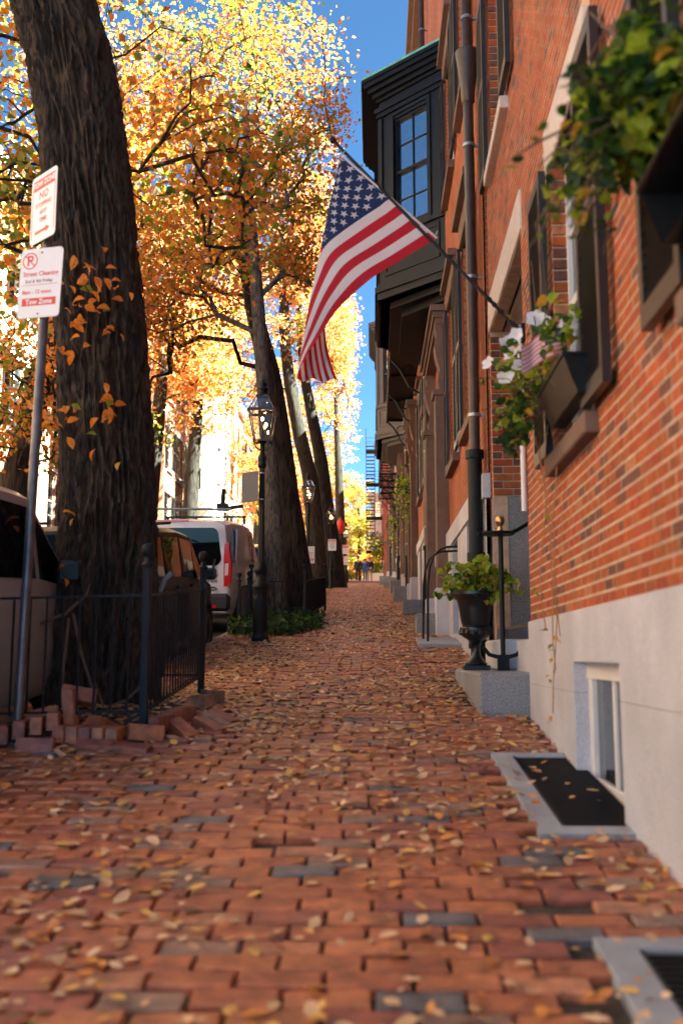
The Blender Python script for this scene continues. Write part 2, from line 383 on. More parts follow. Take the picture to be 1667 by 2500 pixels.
# pavement bricks, laid across the walk in running bond
GRATES = [(.70, 1.12, 4.42, 6.2), (.68, 1.12, 1.5, 3.27)]
BLOCKS = [(.78, 1.25, 7.68, 10.2), (.66, 1.3, 15.6, 16.8)]
def blocked(x, y):
    if any(a - .07 < x < b + .2 and c - .03 < y < d + .03 for a, b, c, d in GRATES): return True
    if any(a - .05 < x < b and c < y < d for a, b, c, d in BLOCKS): return True
    if x < -1.56 and 6.6 < y < 8.75: return True
    return False
def brick_shape(l, w, h=.06, ch=.006):
    a, b = l / 2, w / 2
    lo = [(-a, -b, -h), (a, -b, -h), (a, b, -h), (-a, b, -h)]; mi = [(-a, -b, -ch), (a, -b, -ch), (a, b, -ch), (-a, b, -ch)]
    to = [(-a + ch, -b + ch, 0), (a - ch, -b + ch, 0), (a - ch, b - ch, 0), (-a + ch, b - ch, 0)]
    vs = lo + mi + to; fs = []
    for i in range(4): j = (i + 1) % 4; fs += [(i, j, 4 + j, 4 + i), (4 + i, 4 + j, 8 + j, 8 + i)]
    fs.append((8, 9, 10, 11)); return vs, fs
BL, BWD, BJ = .236, .108, .014
pbricks = []
row = 0; y = 1.7
while y < 62:
    x = KX + .03 + (BL + BJ) / 2 * (row % 2) + random.uniform(-.02, .02)
    while x < 1.2:
        yy = y + .02 * math.sin(x * 1.3 + y * .35) + .012 * math.sin(x * 3.1 + y)
        if not blocked(x, yy) and random.random() > .004:
            pbricks.append((x + BL / 2 if False else x, yy, random.choices(range(6), PW)[0]))
        x += BL + BJ
    row += 1; y += BWD + BJ * random.uniform(.8, 1.3)
TH = math.tan(R(20.6))
near = sorted([b for b in pbricks if b[1] > 2.2 and -.385 * b[1] - .1 < b[0] < .33 * b[1] + .1], key=lambda b: b[1])[:298]
nset = set(near)
pm = []
for k in range(6):
    vs, fs = brick_shape(BL, BWD); mb = MB().add(vs, fs); pm.append(mb.mesh('brick', PAVE[k]))
def brick_pose(x, y):
    return (x, y, H(x, y) + random.uniform(-.004, .005)), (SLOPE + random.gauss(0, .022), random.gauss(0, .018), random.gauss(0, .018))
for x, y, k in near:
    p, r = brick_pose(x, y); link('brick', pm[k], pav, p, r)
vs0, fs0 = brick_shape(BL, BWD); vs0 = np.array(vs0)
rest = [b for b in pbricks if b not in nset]
mb = MB()
for x, y, k in rest:
    p, r = brick_pose(x, y); E = np.array(Euler(r).to_matrix())
    mb.add((vs0 * rng.uniform(.97, 1.01, 3)) @ E.T + np.array(p), fs0, k)
me = bpy.data.meshes.new('brick_paving'); me.from_pydata(mb.v, [], mb.f)
for q in PAVE: me.materials.append(q)
me.polygons.foreach_set('material_index', mb.m); me.update()
o = link('brick_paving', me, pav); o['kind'] = 'stuff'
sheet('distant_pavement', KX, 1.6, [62 + 2 * i for i in range(45)], -.004, brickmat('distant_brick_paving', (.27, .1, .07), (.2, .09, .07), (.1, .06, .05), axis='xy', bw=.2, rh=.1))

# fallen leaves
def fallen(n, ylo, yhi, fn, size):
    P = []
    while len(P) < n:
        yv = ylo * (yhi / ylo) ** random.random() if ylo > 0 else random.uniform(ylo, yhi); xv = random.uniform(KX - .1, 1.14)
        if yhi < 12 and any(a - .02 < xv < b + .2 and c < yv < d for a, b, c, d in BLOCKS): continue
        if any(a + .1 < xv < b + .1 and c + .1 < yv < d - .1 for a, b, c, d in GRATES) and random.random() < .93: continue
        if random.random() < fn(xv, yv): P.append((xv, yv))
    P = np.array(P); N = len(P)
    th = rng.uniform(0, 6.283, N); L = size * np.clip(rng.lognormal(-.15, .3, N), .35, 1.45); w = L * rng.uniform(.28, .42, N)
    ca, sa = np.cos(th), np.sin(th); curl = rng.uniform(.05, .55, N) * L; tilt = rng.normal(0, .22, N)
    Z = np.array([H(a, b) for a, b in P]) + .004 + np.abs(rng.normal(0, .006, N))
    quad = []
    sh = [(-.5, 0, .0), (-.28, .75, .35), (.1, 1, .5), (.5, 0, .25), (.1, -1, .5), (-.28, -.75, .35)]
    for u, v, c in sh:
        X = P[:, 0] + ca * L * u - sa * w * v * .9; Y = P[:, 1] + sa * L * u + ca * w * v * .9
        quad.append(np.stack([X, Y, Z + .094 * (Y - P[:, 1]) + curl * c * .55 + tilt * (u * L)], 1))
    V = np.stack(quad, 1); V[:, :, 2] = np.maximum(V[:, :, 2], (Z + 0)[:, None] - .004 + .094 * (V[:, :, 1] - P[:, 1][:, None]))
    return V
fl = []
fl.append(fallen(1350, 2.1, 9, lambda x, y: .12 + .88 * max(0, min(1, noise.noise((x * 1.6, y * 1.6, 3)) * 2.5 + .35)), .057))
fl.append(fallen(11500, 4.4, 26, lambda x, y: min(1, max(.0, (y - 4.4) / 4)) * min(1, .25 + .9 * max(0, noise.noise((x * 1.2, y * .9, 9)) + .25)) * (1 + .9 * math.exp(-((x - 1.05) / .10) ** 2) + .6 * math.exp(-((x + 1.6) / .3) ** 2)), .062))
fl.append(fallen(6200, 12, 62, lambda x, y: min(1, (y - 12) / 5) * .75, .07))
V = np.concatenate(fl); mi = rng.choice(6, len(V), p=[.20, .08, .14, .34, .08, .16])
me = quads_mesh('fallen_leaves', V, mi, FALL)
o = link('fallen_leaves', me); tag(o, 'fallen orange, yellow and tan leaves scattered over the brick pavement', 'leaves', kind='stuff')

# ------------------------------------------------------------------ near brick house (house one)
H1X, H1Y, H1A = 1.115, 3.5, -.0159
h1 = thing('brick_house', 'orange brick house at right with pale granite base, sash window and recessed entry', 'house', (H1X, H1Y, 0), (0, 0, H1A))
FZ0, FZ1 = 1.44, 15.8  # unseen roof line raised so the house shades the nearer tree crowns
ENT = (4.1, 6.55, .9, 4.52)
WIN1 = (1.55, 2.65, 2.42, 4.33); WIN2 = (-1.32, -.27, 2.42, 4.33); WUP = (4.75, 6.05, 6.05, 8.1); WUP1 = (1.55, 2.65, 6.05, 8.1)
S0, S1 = -8., 6.6
ops = [tuple((a - S0, b - S0, max(c, FZ0), d)) for a, b, c, d in (WIN1, WIN2, WUP, WUP1, ENT)]
MB().wall((.0022, S0, 0), (0, 1, 0), (-1, 0, 0), S1 - S0, FZ0, FZ1, ops, depth=.14, m=0).build('mortar_wall', MORTAR, h1)
b = MB(); b.box(.02, 8, S0, S1, FZ1, FZ1 + .1); b.box(8, 8.1, S0, S1, -1.2, FZ1); b.box(.02, 8, S0 - .1, S0, -1.2, FZ1); b.box(-.25, .3, S0, S1, FZ1 - .35, FZ1 - .002); b.build('roof', BROWNST, h1)
# bricks of the front
def wall_bricks():
    out = []; ch = .0615; L, hb = .158, .0485
    r = 0; z = FZ0 + .006
    while z + hb < 9.2:
        s = -1.2 + (.086 if r % 2 else 0)
        header = (r % 6 == 5)
        step = .086 if header else .172
        while s < S1 - .02:
            a, bb = s, s + (L if not header else .075)
            segs = [(a, bb)]
            for o in (WIN1, WIN2, WUP, WUP1, ENT, (1.3, 2.9, 4.33, 4.66), (-1.57, -.02, 4.33, 4.66), (4.0, 6.6, 4.52, 4.88), (4.6, 6.2, 8.1, 8.4), (1.45, 2.8, 2.30, 2.42), (-1.42, -.17, 2.3, 2.42), (4.62, 6.18, 5.93, 6.05)):
                if z + hb > o[2] and z < o[3]:
                    ns = []
                    for q0, q1 in segs:
                        if q1 <= o[0] or q0 >= o[1]: ns.append((q0, q1)); continue
                        if q0 < o[0] - .03: ns.append((q0, o[0]))
                        if q1 > o[1] + .03: ns.append((o[1], q1))
                    segs = ns
            for q0, q1 in segs:
                q1 = min(q1, S1)
                if q1 - q0 > .03: out.append((q0, q1, z, z + hb))
            s += step
        z += ch; r += 1
    return out
def wbrick(mb, q, m, proud=0.):
    s0, s1, z0, z1 = q; x = .001 - proud * .3; c = .001
    mb.add([(.012, s0, z0), (.012, s1, z0), (.012, s1, z1), (.012, s0, z1), (x, s0 + c, z0 + c), (x, s1 - c, z0 + c), (x, s1 - c, z1 - c), (x, s0 + c, z1 - c)],
           [(4, 7, 6, 5), (0, 4, 5, 1), (1, 5, 6, 2), (2, 6, 7, 3), (3, 7, 4, 0)], m)
wb = wall_bricks()
def inframe(q):
    Yw = H1Y + (q[0] + q[1]) / 2
    return Yw > 3.75 and q[3] < 1.19 + .62 * Yw
vis = sorted([q for q in wb if inframe(q)], key=lambda q: q[0])[:297]; vset = set(vis)
for q in vis:
    L = round(q[1] - q[0], 3); k = random.choices(range(5), WW)[0]; key = ('wb', L, k)
    if key not in MATS:
        mb = MB(); wbrick(mb, (0, q[1] - q[0], 0, q[3] - q[2]), 0); MATS[key] = mb.mesh('brick', WALLB[k])
    link('brick', MATS[key], h1, (-random.uniform(0, .003), q[0], q[2]))
mb = MB()
for q in wb:
    if q not in vset: wbrick(mb, q, random.choices(range(5), WW)[0], random.uniform(0, .003))
# bricks on the reveals that face down the street: entry and window one
def jamb_bricks(mb, s, x0, x1, z0, z1):
    z = z0; r = 0
    while z + .065 < z1:
        xs = [x0] ; x = x0
        lens = ([.094, .198] if r % 2 else [.198, .094]) * 8
        for L in lens:
            if x >= x1 - .02: break
            e = min(x + L, x1); k = 3 if (L < .1 and random.random() < .8) else random.choices(range(5), WW)[0]
            c = .004
            mb.add([(x, s + .005, z), (e, s + .005, z), (e, s + .005, z + .065), (x, s + .005, z + .065), (x + c, s - .006, z + c), (e - c, s - .006, z + c), (e - c, s - .006, z + .065 - c), (x + c, s - .006, z + .065 - c)],
                   [(4, 5, 6, 7), (0, 1, 5, 4), (1, 2, 6, 5), (2, 3, 7, 6), (3, 0, 4, 7)], k)
            x = e + .01
        z += .0765; r += 1
jamb_bricks(mb, ENT[1] - .012, .0, .86, 2.80, 4.52)
jamb_bricks(mb, WIN1[1] - .008, .0, .14, WIN1[2], WIN1[3])
jamb_bricks(mb, WUP[1] - .008, .0, .14, WUP[2], WUP[3])
mb.build('brickwork', WALLB, h1, kind='stuff')
# entry recess
b = MB(); b.box(.0, .88, 6.56, 6.75, .3, 2.79); b.build('granite_jamb', GRANITE_D, h1, bevel=.006)
b = MB(); b.box(.012, .88, ENT[1] - .004, 6.75, 2.79, 4.52); b.box(.14, .88, 3.9, 4.1, .9, 4.52); b.build('recess_wall', MORTAR, h1)
b = MB(); b.box(.12, .9, 4.1, 6.55, 4.52, 4.6); b.box(.3, .8, 4.3, 6.35, 4.49, 4.52); b.build('recess_ceiling', WSTONE, h1)
b = MB(); b.box(-.014, .12, 4.02, 6.58, 4.53, 4.87); b.build('door_lintel', WSTONE, h1, bevel=.006)
d = MB(); d.box(.88, .94, 4.75, 5.95, 1.5, 4.0); d.build('door_frame', WHITE, h1)
d = MB(); d.box(.85, .9, 4.85, 5.85, 1.5, 3.75)
for a in (4.95, 5.4):
    for c, e in ((1.65, 2.3), (2.45, 3.6)): d.box(.83, .86, a, a + .35, c, e)
dd = d.build('door', mat('door_green', (.02, .06, .04), .35), h1, bevel=.01)
MB().lathe([(0, 0), (.03, .01), (.03, .04), (0, .05)], 12).build('handle', BRASS, dd, loc=(.8, 4.95, 2.5), rot=(0, -R(90), 0))
b = MB(); b.box(.05, .9, 4.1, 6.55, .5, 1.32); b.build('entry_step', GRANITE, h1, bevel=.012)
b = MB(); b.box(.88, 1., 4.1, 6.56, 1.2, 4.52); b.build('recess_back', BROWNST, h1)
# sash windows with stone sills, lintels and shutters
SHM = {}
def shutter_mesh(w, h, axis='y'):
    key = (round(w, 2), round(h, 2))
    if key in SHM: return SHM[key]
    m = MB(); t = .045
    m.box(-t, 0, 0, .055, 0, h); m.box(-t, 0, w - .055, w, 0, h)
    for z in (0, h * .48, h - .09): m.box(-t, 0, .055, w - .055, z, z + .09)
    z = .11
    while z < h - .11:
        if not (h * .46 < z < h * .5 + .09): m.obox((-t / 2, w / 2, z), (.05, w - .11, .008), (0, R(35), 0))
        z += .045
    SHM[key] = m.mesh('shutter', SHUT); return SHM[key]
def sash_window(parent, x, s0, s1, z0, z1, frame=WHITE, nx=2, nz=2, glass=GLASS, sg=1, curtain=True):
    """window in the plane x (local), parts: window > frame, pane"""
    f = MB(); t = .045
    X = lambda a: x + sg * a
    w = MB(); w.box(X(0), X(.05), s0, s0 + t, z0, z1); w.box(X(0), X(.05), s1 - t, s1, z0, z1); w.box(X(0), X(.05), s0 + t, s1 - t, z0, z0 + t); w.box(X(0), X(.05), s0 + t, s1 - t, z1 - t, z1)
    zm = (z0 + z1) / 2; w.box(X(.004), X(.054), s0 + t, s1 - t, zm - .03, zm + .03)
    wo = w.build('window', frame, parent)
    for i in range(1, nx * 1):
        q = s0 + (s1 - s0) * i / nx; f.box(X(.012), X(.045), q - .011, q + .011, z0 + t, zm - .03); f.box(X(.012), X(.045), q - .011, q + .011, zm + .03, z1 - t)
    for j in range(2):
        a, c = (z0 + t, zm - .03) if j == 0 else (zm + .03, z1 - t)
        for k in range(1, nz):
            q = a + (c - a) * k / nz; f.box(X(.014), X(.043), s0 + t, s1 - t, q - .011, q + .011)
    if f.v: f.build('muntin', frame, wo)
    g = MB(); g.add([(X(.03), s0 + t, z0 + t), (X(.03), s1 - t, z0 + t), (X(.03), s1 - t, z1 - t), (X(.03), s0 + t, z1 - t)], [(0, 1, 2, 3)])
    g.build('pane', glass, wo)
    return wo
for wv in (WIN1, WIN2, WUP, WUP1):
    a, c, z0, z1 = wv
    sash_window(h1, .09, a, c, z0, z1)
    up = z0 > 5
    b = MB(); b.box(-.075, .1, a - .1, c + .1, z0 - .115, z0); b.build('sill', WSTONE if up else BROWNST, h1, bevel=.008)
    b = MB(); b.box(-.014, .1, a - (.12 if not up else .1), c + .12, z1, z1 + .32); b.build('lintel', WSTONE, h1, bevel=.006)
    for s in ((a - .56, c + .02)):
        link('shutter', shutter_mesh(.53, z1 - z0 - .02), h1, (-.03, s, z0 + .02))
# granite base in dressed blocks, with the cellar window
zb = .98
BW = (1.13, 2.27, .2, 1.15)
cuts = [-8, -5.2, -2.6, -.6, BW[0], BW[1], 3.2, 4.1]
for (c0, c1, off) in ((-.9, zb, 0), (zb + .002, FZ0, .0)):
    for i in range(len(cuts) - 1):
        a, c = cuts[i], cuts[i + 1]
        if c0 > 0 and i not in (4,):
            a, c = a + (.5 if i not in (0, 5) else 0), c + (.5 if i + 1 not in (4, 5, 7) else 0)
            if i == 3: c = BW[0]
        if a >= c: continue
        if i == 4:
            if c0 > 0: MB().box(-.02, .12, BW[0] + .003, BW[1] - .003, BW[3], FZ0).build('granite_block', GRANITE, h1, bevel=.006)
            continue
        z0, z1 = (c0, c1)
        MB().box(-.02, .3, a + .0012, c - .0012, z0, z1).build('granite_block', GRANITE, h1, bevel=.002)
b = MB(); b.box(.3, .34, BW[0] - .2, BW[1] + .2, 0, 1.4); b.build('cellar_backing', EARTH, h1)
cw = MB()
cw.box(.06, .12, BW[0], BW[0] + .09, .25, 1.06); cw.box(.06, .12, BW[1] - .09, BW[1], .25, 1.06); cw.box(.05, .13, BW[0], BW[1], 1.06, 1.15); cw.box(.07, .12, BW[0] + .09, BW[1] - .09, .25, .52); cw.box(.075, .11, 1.68, 1.73, .52, 1.06)
cwo = cw.build('window', WHITE, h1, bevel=.004, label='low white cellar window in the granite base')
MB().box(.09, .1, BW[0] + .09, BW[1] - .09, .52, 1.06).build('pane', GLASS, cwo)
# white rain pipe on the corner by the entry, with its brackets
p = MB(); p.tube([(-.03, 4.06, 2.28), (-.03, 4.06, 3.75)], .022, 10)
p.build('rain_pipe', WHITE, h1, smooth=True)

# cellar grates in the pavement
def grate(y0, y1, x0, x1, label):
    yc = (y0 + y1) / 2; t = thing('cellar_grate', label, 'grate', ((x0 + x1) / 2, yc, G(yc)), (SLOPE, 0, 0), 'cellar grates in the pavement')
    hy, hx = (y1 - y0) / 2 / math.cos(SLOPE), (x1 - x0) / 2; w = .115
    f = MB(); f.box(-hx, -hx + w, -hy, hy, -.08, .012); f.box(-hx + w, hx, -hy, -hy + w, -.08, .012); f.box(-hx + w, hx, hy - w * .8, hy, -.08, .012)
    f.build('stone_frame', SLATE, t, bevel=.004)
    g = MB(); n = int((2 * hy - 2 * w) / .042)
    for i in range(n):
        q = -hy + w + (i + .5) * (2 * hy - 1.8 * w) / n; g.box(-hx + w + .02, hx, q - .007, q + .007, -.03, .0)
    g.box(-hx + w, -hx + w + .02, -hy + w, hy - w * .8, -.04, .004)
    g.build('iron_grille', IRON, t)
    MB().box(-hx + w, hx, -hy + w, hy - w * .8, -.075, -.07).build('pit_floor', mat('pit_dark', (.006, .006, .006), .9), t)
grate(4.42, 6.2, .70, 1.19, 'slate framed cellar grate below the white cellar window')
grate(1.4, 3.27, .67, 1.13, 'slate framed cellar grate cut off at the bottom right corner')
# ------------------------------------------------------------------ entry step, urn, rail post
def granite_step(x0, x1, y0, y1, ztop, label, m=GRANITE_D, h=.75, group=None):
    t = MB().box(0, x1 - x0, 0, y1 - y0, -h, 0).build('granite_step', m, None, bevel=.018, loc=(x0, y0, ztop))
    return tag(t, label, 'step', group)
granite_step(.80, 1.62, 7.72, 10.05, 1.055, 'big grey granite step below the black urn and rail post')
granite_step(1.10, 1.7, 8.9, 10.02, 1.33, 'smaller rough granite step resting on the big one beside the entry', GRANITE, .275)
urn = thing('garden_urn', 'glossy black pedestal urn standing on the granite step', 'urn', (.93, 9.25, 1.055))
MB().box(-.12, .12, -.12, .12, 0, .045).build('plinth', BLACKP, urn, bevel=.006)
MB().lathe([(.10, .045), (.105, .06), (.075, .09), (.045, .13), (.038, .2), (.05, .235), (.06, .245), (.05, .255), (.075, .275), (.13, .31), (.15, .35), (.145, .385), (.12, .4)], 28).build('pedestal', BLACKP, urn, smooth=True)
MB().lathe([(.12, .4), (.135, .46), (.15, .56), (.165, .63), (.2, .665), (.235, .685), (.235, .71), (.2, .71), (.19, .67), (.0, .66)], 28).build('bowl', BLACKP, urn, smooth=True)
g = MB()
for k in range(14):
    a = 2 * math.pi * k / 14; g.obox((.128 * math.cos(a), .128 * math.sin(a), .345), (.05, .035, .06), (0, R(-20), a))
g.build('gadroon', BLACKP, urn, bevel=.01)
pl = thing('potted_plant', 'bright yellow green leafy plant growing in the black urn', 'plant', (.93, 9.25, 1.74))
st = MB()
for k in range(26):
    a = random.uniform(0, 6.28); r = random.uniform(.08, .36); h = random.uniform(-.02, .2) * (1.5 - r)
    if k % 6 == 0: h += .14; r *= .6
    e = Vector((r * math.cos(a), r * math.sin(a) * .9, h)); st.tube([(0, 0, -.05), e * .6 + Vector((0, 0, .06)), e], .004, 5)
    for q in range(11):
        p = e + Vector((random.gauss(0, .06), random.gauss(0, .06), random.gauss(0, .035)))
        put_leaf(pl, p, random.uniform(.05, .085), random.choices('lgnyp', [.62, .14, .14, .08, .02])[0], 2)
st.build('stem', LEAF['n'], pl)
hp = thing('rail_post', 'black iron stair post with brass ball and curled rail on the granite step', 'railing', (1.12, 8.8, 1.055))
MB().tube([(0, 0, 0), (0, 0, 1.2)], .022, 12).build('post', IRON, hp, smooth=True)
b = MB(); b.tube([(-.17, 0, .2), (-.12, 0, .14), (-.05, 0, .12), (.05, 0, .12), (.12, 0, .14), (.17, 0, .2)], .018, 8); b.box(-.05, .05, -.03, .03, 0, .14); b.build('boot_scraper', IRON, hp, smooth=True)
c = [(.06 * math.cos(a) - .12 + .0, 0, 1.2 + .03 + .03 * math.sin(a)) for a in np.linspace(0, 5.2, 12)]
b = MB(); b.tube([(-.2, -.01, 1.20), (-.1, 0, 1.215), (0, 0, 1.2), (.1, .02, 1.215), (.16, .04, 1.24), (.75, .25, 1.62)], .018, 10); b.lathe([(0, 0), (.14, .0), (.15, .012), (.14, .024), (0, .026)], 20, (-.02, 0, 1.19)); b.build('rail', IRON, hp, smooth=True)
MB().lathe([(0, 1.21), (.028, 1.215), (.028, 1.235), (.018, 1.25), (.02, 1.27), (.038, 1.295), (.042, 1.32), (.034, 1.35), (0, 1.362)], 18).build('ball', BRASS, hp, smooth=True)

# ------------------------------------------------------------------ flag pole and flag
fp = thing('flag_pole', 'black slanting flag pole fixed to the brick wall above the entry', 'flag pole', (1.15, 7.5, 3.68))
b = MB(); tip = Vector((-1.45, .08, 1.64)); b.tube([(.0, 0, 0), tip], .0135, 12); b.build('pole', IRON, fp, smooth=True)
b = MB(); dv = tip.normalized(); b.tube([tip, tip + dv * .012, tip + dv * .03, tip + dv * .05, tip + dv * .058], [.014, .024, .028, .02, .004], 12); b.build('finial', IRON, fp, smooth=True)
b = MB(); b.tube([(0.02, 0, -.02), dv * .1], .02, 10); b.box(-.0, .03, -.03, .03, -.08, .06)
for q in (.22, .3, .36): b.obox(dv * q, (.03, .03, .03), (0, -.85, 0))
b.build('bracket', IRON, fp)
FL = dict(r=mat('flag_red', (.45, .008, .03), .8, bump=.1, bscale=400), w=mat('flag_white', (.72, .71, .75), .8, bump=.1, bscale=400), b=mat('flag_blue', (.012, .03, .12), .8, bump=.1, bscale=400))
for k_ in FL:
    nt = FL[k_].node_tree; bs = nt.nodes['Principled BSDF']; tl = nt.nodes.new('ShaderNodeBsdfTranslucent'); tl.inputs[0].default_value = bs.inputs['Base Color'].default_value
    ms = nt.nodes.new('ShaderNodeMixShader'); ms.inputs[0].default_value = .4; nt.links.new(bs.outputs[0], ms.inputs[1]); nt.links.new(tl.outputs[0], ms.inputs[2]); nt.links.new(ms.outputs[0], nt.nodes['Material Output'].inputs[0])
# cloth: s across from the left fold to the free lower edge, w along the fly; metres, x right, z up
KF = 2.1 / 2102      # metres per traced unit at the flag's own size
Lx = ([0, .2, .41, .6, .8, 1], [490, 400, 322, 245, 180, 118]); Lz = ([0, .2, .41, .6, .8, 1], [205, 640, 1045, 1440, 1840, 2240])
Bx = ([0, .08, .15, .3, .45, .6, .75, .9, 1], [1310, 1150, 1000, 800, 620, 450, 320, 190, 128]); Bz = ([0, .08, .15, .3, .45, .6, .75, .9, 1], [985, 1090, 1205, 1345, 1495, 1660, 1870, 2080, 2242])
Um = ([0, .2, .41, .6, .8, .93, 1], [0, .27, .52, .57, .66, .80, .90])
def smooth_interp(x, T):
    return sum(np.interp(min(max(x + d, 0), 1), *T) for d in (-.05, -.025, 0, .025, .05)) / 5
def cloth(u, w):
    um = smooth_interp(w, Um) if w > .03 else np.interp(w, *Um)
    l = (smooth_interp(w, Lx), smooth_interp(w, Lz)); bb = (smooth_interp(w, Bx), smooth_interp(w, Bz))
    if w < .06:
        f = w / .06; l0 = (490, 205); b0 = (1310, 985)
        l = tuple(a * (1 - f) + c * f for a, c in zip(l0, l)); bb = tuple(a * (1 - f) + c * f for a, c in zip(b0, bb))
    q = (u - um) / (1 - um)
    fold = .02 * math.sin(w * 7 + u * 9) * min(1, w * 4)
    if q >= 0:
        # the cloth bulges towards the street near the free edge and rounds back at the left fold
        x = l[0] + (bb[0] - l[0]) * q; z = l[1] + (bb[1] - l[1]) * q
        yv = -.10 * math.sqrt(max(0, q)) * min(1, w * 3) + fold
    else:
        a = -q * (1 - um)
        x = l[0] + a * (60 + 330 * w ** 2); z = l[1] - a * 60 + a * 40 * w
        yv = .05 * min(1, a * 8) * min(1, w * 5) + .05 * math.sin(a * 14) * w + .01 + .12 * a * w
    return Vector(((x - 490) * KF, yv, -(z - 205) * KF))
flag = thing('flag', 'large American flag hanging in folds from the slanting pole over the pavement', 'flag', (-.255, 7.555, 5.205)); flag.scale = (.94, .94, .93)
NU, NW = 78, 64
mb = MB(); P = [[cloth(i / NU, j / NW) for j in range(NW + 1)] for i in range(NU + 1)]
mb.v = [tuple(P[i][j]) for i in range(NU + 1) for j in range(NW + 1)]
for i in range(NU):
    for j in range(NW):
        st_ = int(i / NU * 13); c = 2 if (st_ < 7 and j / NW < .4) else (0 if st_ % 2 == 0 else 1)
        if j == 0 : c = 1
        k = i * (NW + 1) + j; mb.f.append((k, k + 1, k + NW + 2, k + NW + 1)); mb.m.append(c)
me = bpy.data.meshes.new('cloth'); me.from_pydata(mb.v, [], mb.f)
for q in ('r', 'w', 'b'): me.materials.append(FL[q])
me.polygons.foreach_set('material_index', mb.m); me.polygons.foreach_set('use_smooth', [True] * len(mb.f)); me.update()
link('cloth', me, flag)
mb = MB()
for r_ in range(9):
    n = 6 if r_ % 2 == 0 else 5
    for c_ in range(n):
        u0 = (r_ + 1) * .054; w0 = (.4 / 12) * (2 * c_ + (1 if n == 6 else 2))
        for side in (-1, 1):
            vs = []
            for k in range(10):
                rad = .034 if k % 2 == 0 else .0138; a = math.pi * k / 5
                uu = min(max(u0 - rad * math.cos(a) * 1.0, 0), 1); ww = max(w0 + rad * math.sin(a) * .6, 0)
                p = cloth(uu, ww); e = .004
                du = cloth(min(uu + e, 1), ww) - cloth(max(uu - e, 0), ww); dw = cloth(uu, ww + e) - cloth(uu, max(ww - e, 0)); nn = du.cross(dw)
                nn = nn.normalized() if nn.length > 1e-9 else Vector((0, 1, 0))
                vs.append(p + nn * .0025 * side)
            cpt = sum(vs, Vector()) / 10; mb.add(vs + [cpt], [(k, (k + 1) % 10, 10) for k in range(10)])
mb.build('star_field', FL['w'], flag)
hd = MB(); q0, q1 = cloth(0, 0), cloth(1, 0); hd.tube([q0, q1], .008, 6)
for t_ in (0.02, .98): hd.tube([q0.lerp(q1, t_), q0.lerp(q1, t_) + Vector((.02, 0, .05))], .003, 5)
hd.build('header_cord', FL['w'], flag)

# ------------------------------------------------------------------ window box, its flowers and little flag
def to_h1(s, d, z):                       # point in front of the near house: s along it, d out of the wall
    c, sn = math.cos(H1A), math.sin(H1A); x, y = -d, s
    return Vector((H1X + c * x - sn * y, H1Y + sn * x + c * y, z))
def window_box(s0, s1, z, label, d=.22, tan=True):
    t = thing('window_box', label, 'window box', to_h1((s0 + s1) / 2, .03, z), (0, 0, H1A), 'window boxes on the near house')
    w = (s1 - s0) / 2; b = MB()
    prof = [(0.0, 0), (-d + .05, 0), (-d - .02, .24), (0.0, .24)]
    b.prism(prof, 'y', -w, -w + .02) if False else None
    b.add([(x, yy, zz) for yy in (-w, w) for x, zz in prof], [(0, 1, 2, 3), (7, 6, 5, 4), (0, 4, 5, 1), (2, 6, 7, 3), (3, 7, 4, 0)])
    b.build('box_body', BLACKP, t)
    if tan: MB().add([(x - .004, yy, zz) for yy in (-w + .0, w) for x, zz in prof[1:3]], [(0, 1, 3, 2)]).build('front_panel', mat('warm_lit_brown', (.035, .02, .012), .6, var=.15, vscale=3), t)  # brown puts warm reflected light into the colour of the box front
    MB().box(-d - .03, 0, -w - .01, w + .01, .225, .25).build('rim', BLACKP, t, bevel=.004)
    t.scale = (1, 1, .82); return t
window_box(1.38, 2.22, 2.50, 'dark window box with white petunias below the sash window', .13)
window_box(-1.5, -.30, 2.55, 'dark window box under thick green foliage at top right', .16, False)
def flower(parent, p, s):
    key = 'flower_mesh'
    if key not in MATS:
        vs = []; fs = []; n = 20
        for k in range(n):
            a = 2 * math.pi * k / n; r = 1 + .12 * math.cos(5 * a); vs.append((r * math.cos(a), r * math.sin(a), .12 * math.cos(5 * a) * .6))
        for k in range(n):
            a = 2 * math.pi * k / n; vs.append((.3 * math.cos(a), .3 * math.sin(a), -.25))
        vs.append((0, 0, -.6))
        for k in range(n): j = (k + 1) % n; fs += [(k, j, n + j, n + k), (n + k, n + j, 2 * n)]
        me = bpy.data.meshes.new('flower'); me.from_pydata(vs, [], fs); me.materials.append(PETAL); me.polygons.foreach_set('use_smooth', [True] * len(fs)); me.update(); MATS[key] = me
    return link('flower', MATS[key], parent, p, (random.uniform(.9, 1.7), random.uniform(-.5, .5), random.uniform(-1.2, .3)), (s,) * 3)
fl_ = thing('petunia_plant', 'trailing green plant with white petunias spilling from the window box', 'plant', to_h1(2.2, .15, 2.66))
for p in ((-.378, 2.694, 3.02), (-.266, 2.596, 3.12), (-.225, 2.497, 3.14), (-.205, 2.497, 2.95), (-.123, 2.398, 3.21), (-.054, 1.799, 2.98), (-.03, 1.6, 2.91), (-.246, 2.596, 3.05), (-.10, 2.3, 3.16), (-.30, 2.45, 2.86)):
    flower(fl_, (p[0] + .10, p[1] - 2.28, p[2] - 2.66), random.uniform(.042, .055))
for k in range(150):
    put_leaf(fl_, (-.10 - abs(random.gauss(0, .05)), random.uniform(-.1, .55), random.uniform(-.22, .06)), random.uniform(.045, .08), random.choices('knbg', [.5, .25, .15, .1])[0], random.choice((0, 2)))
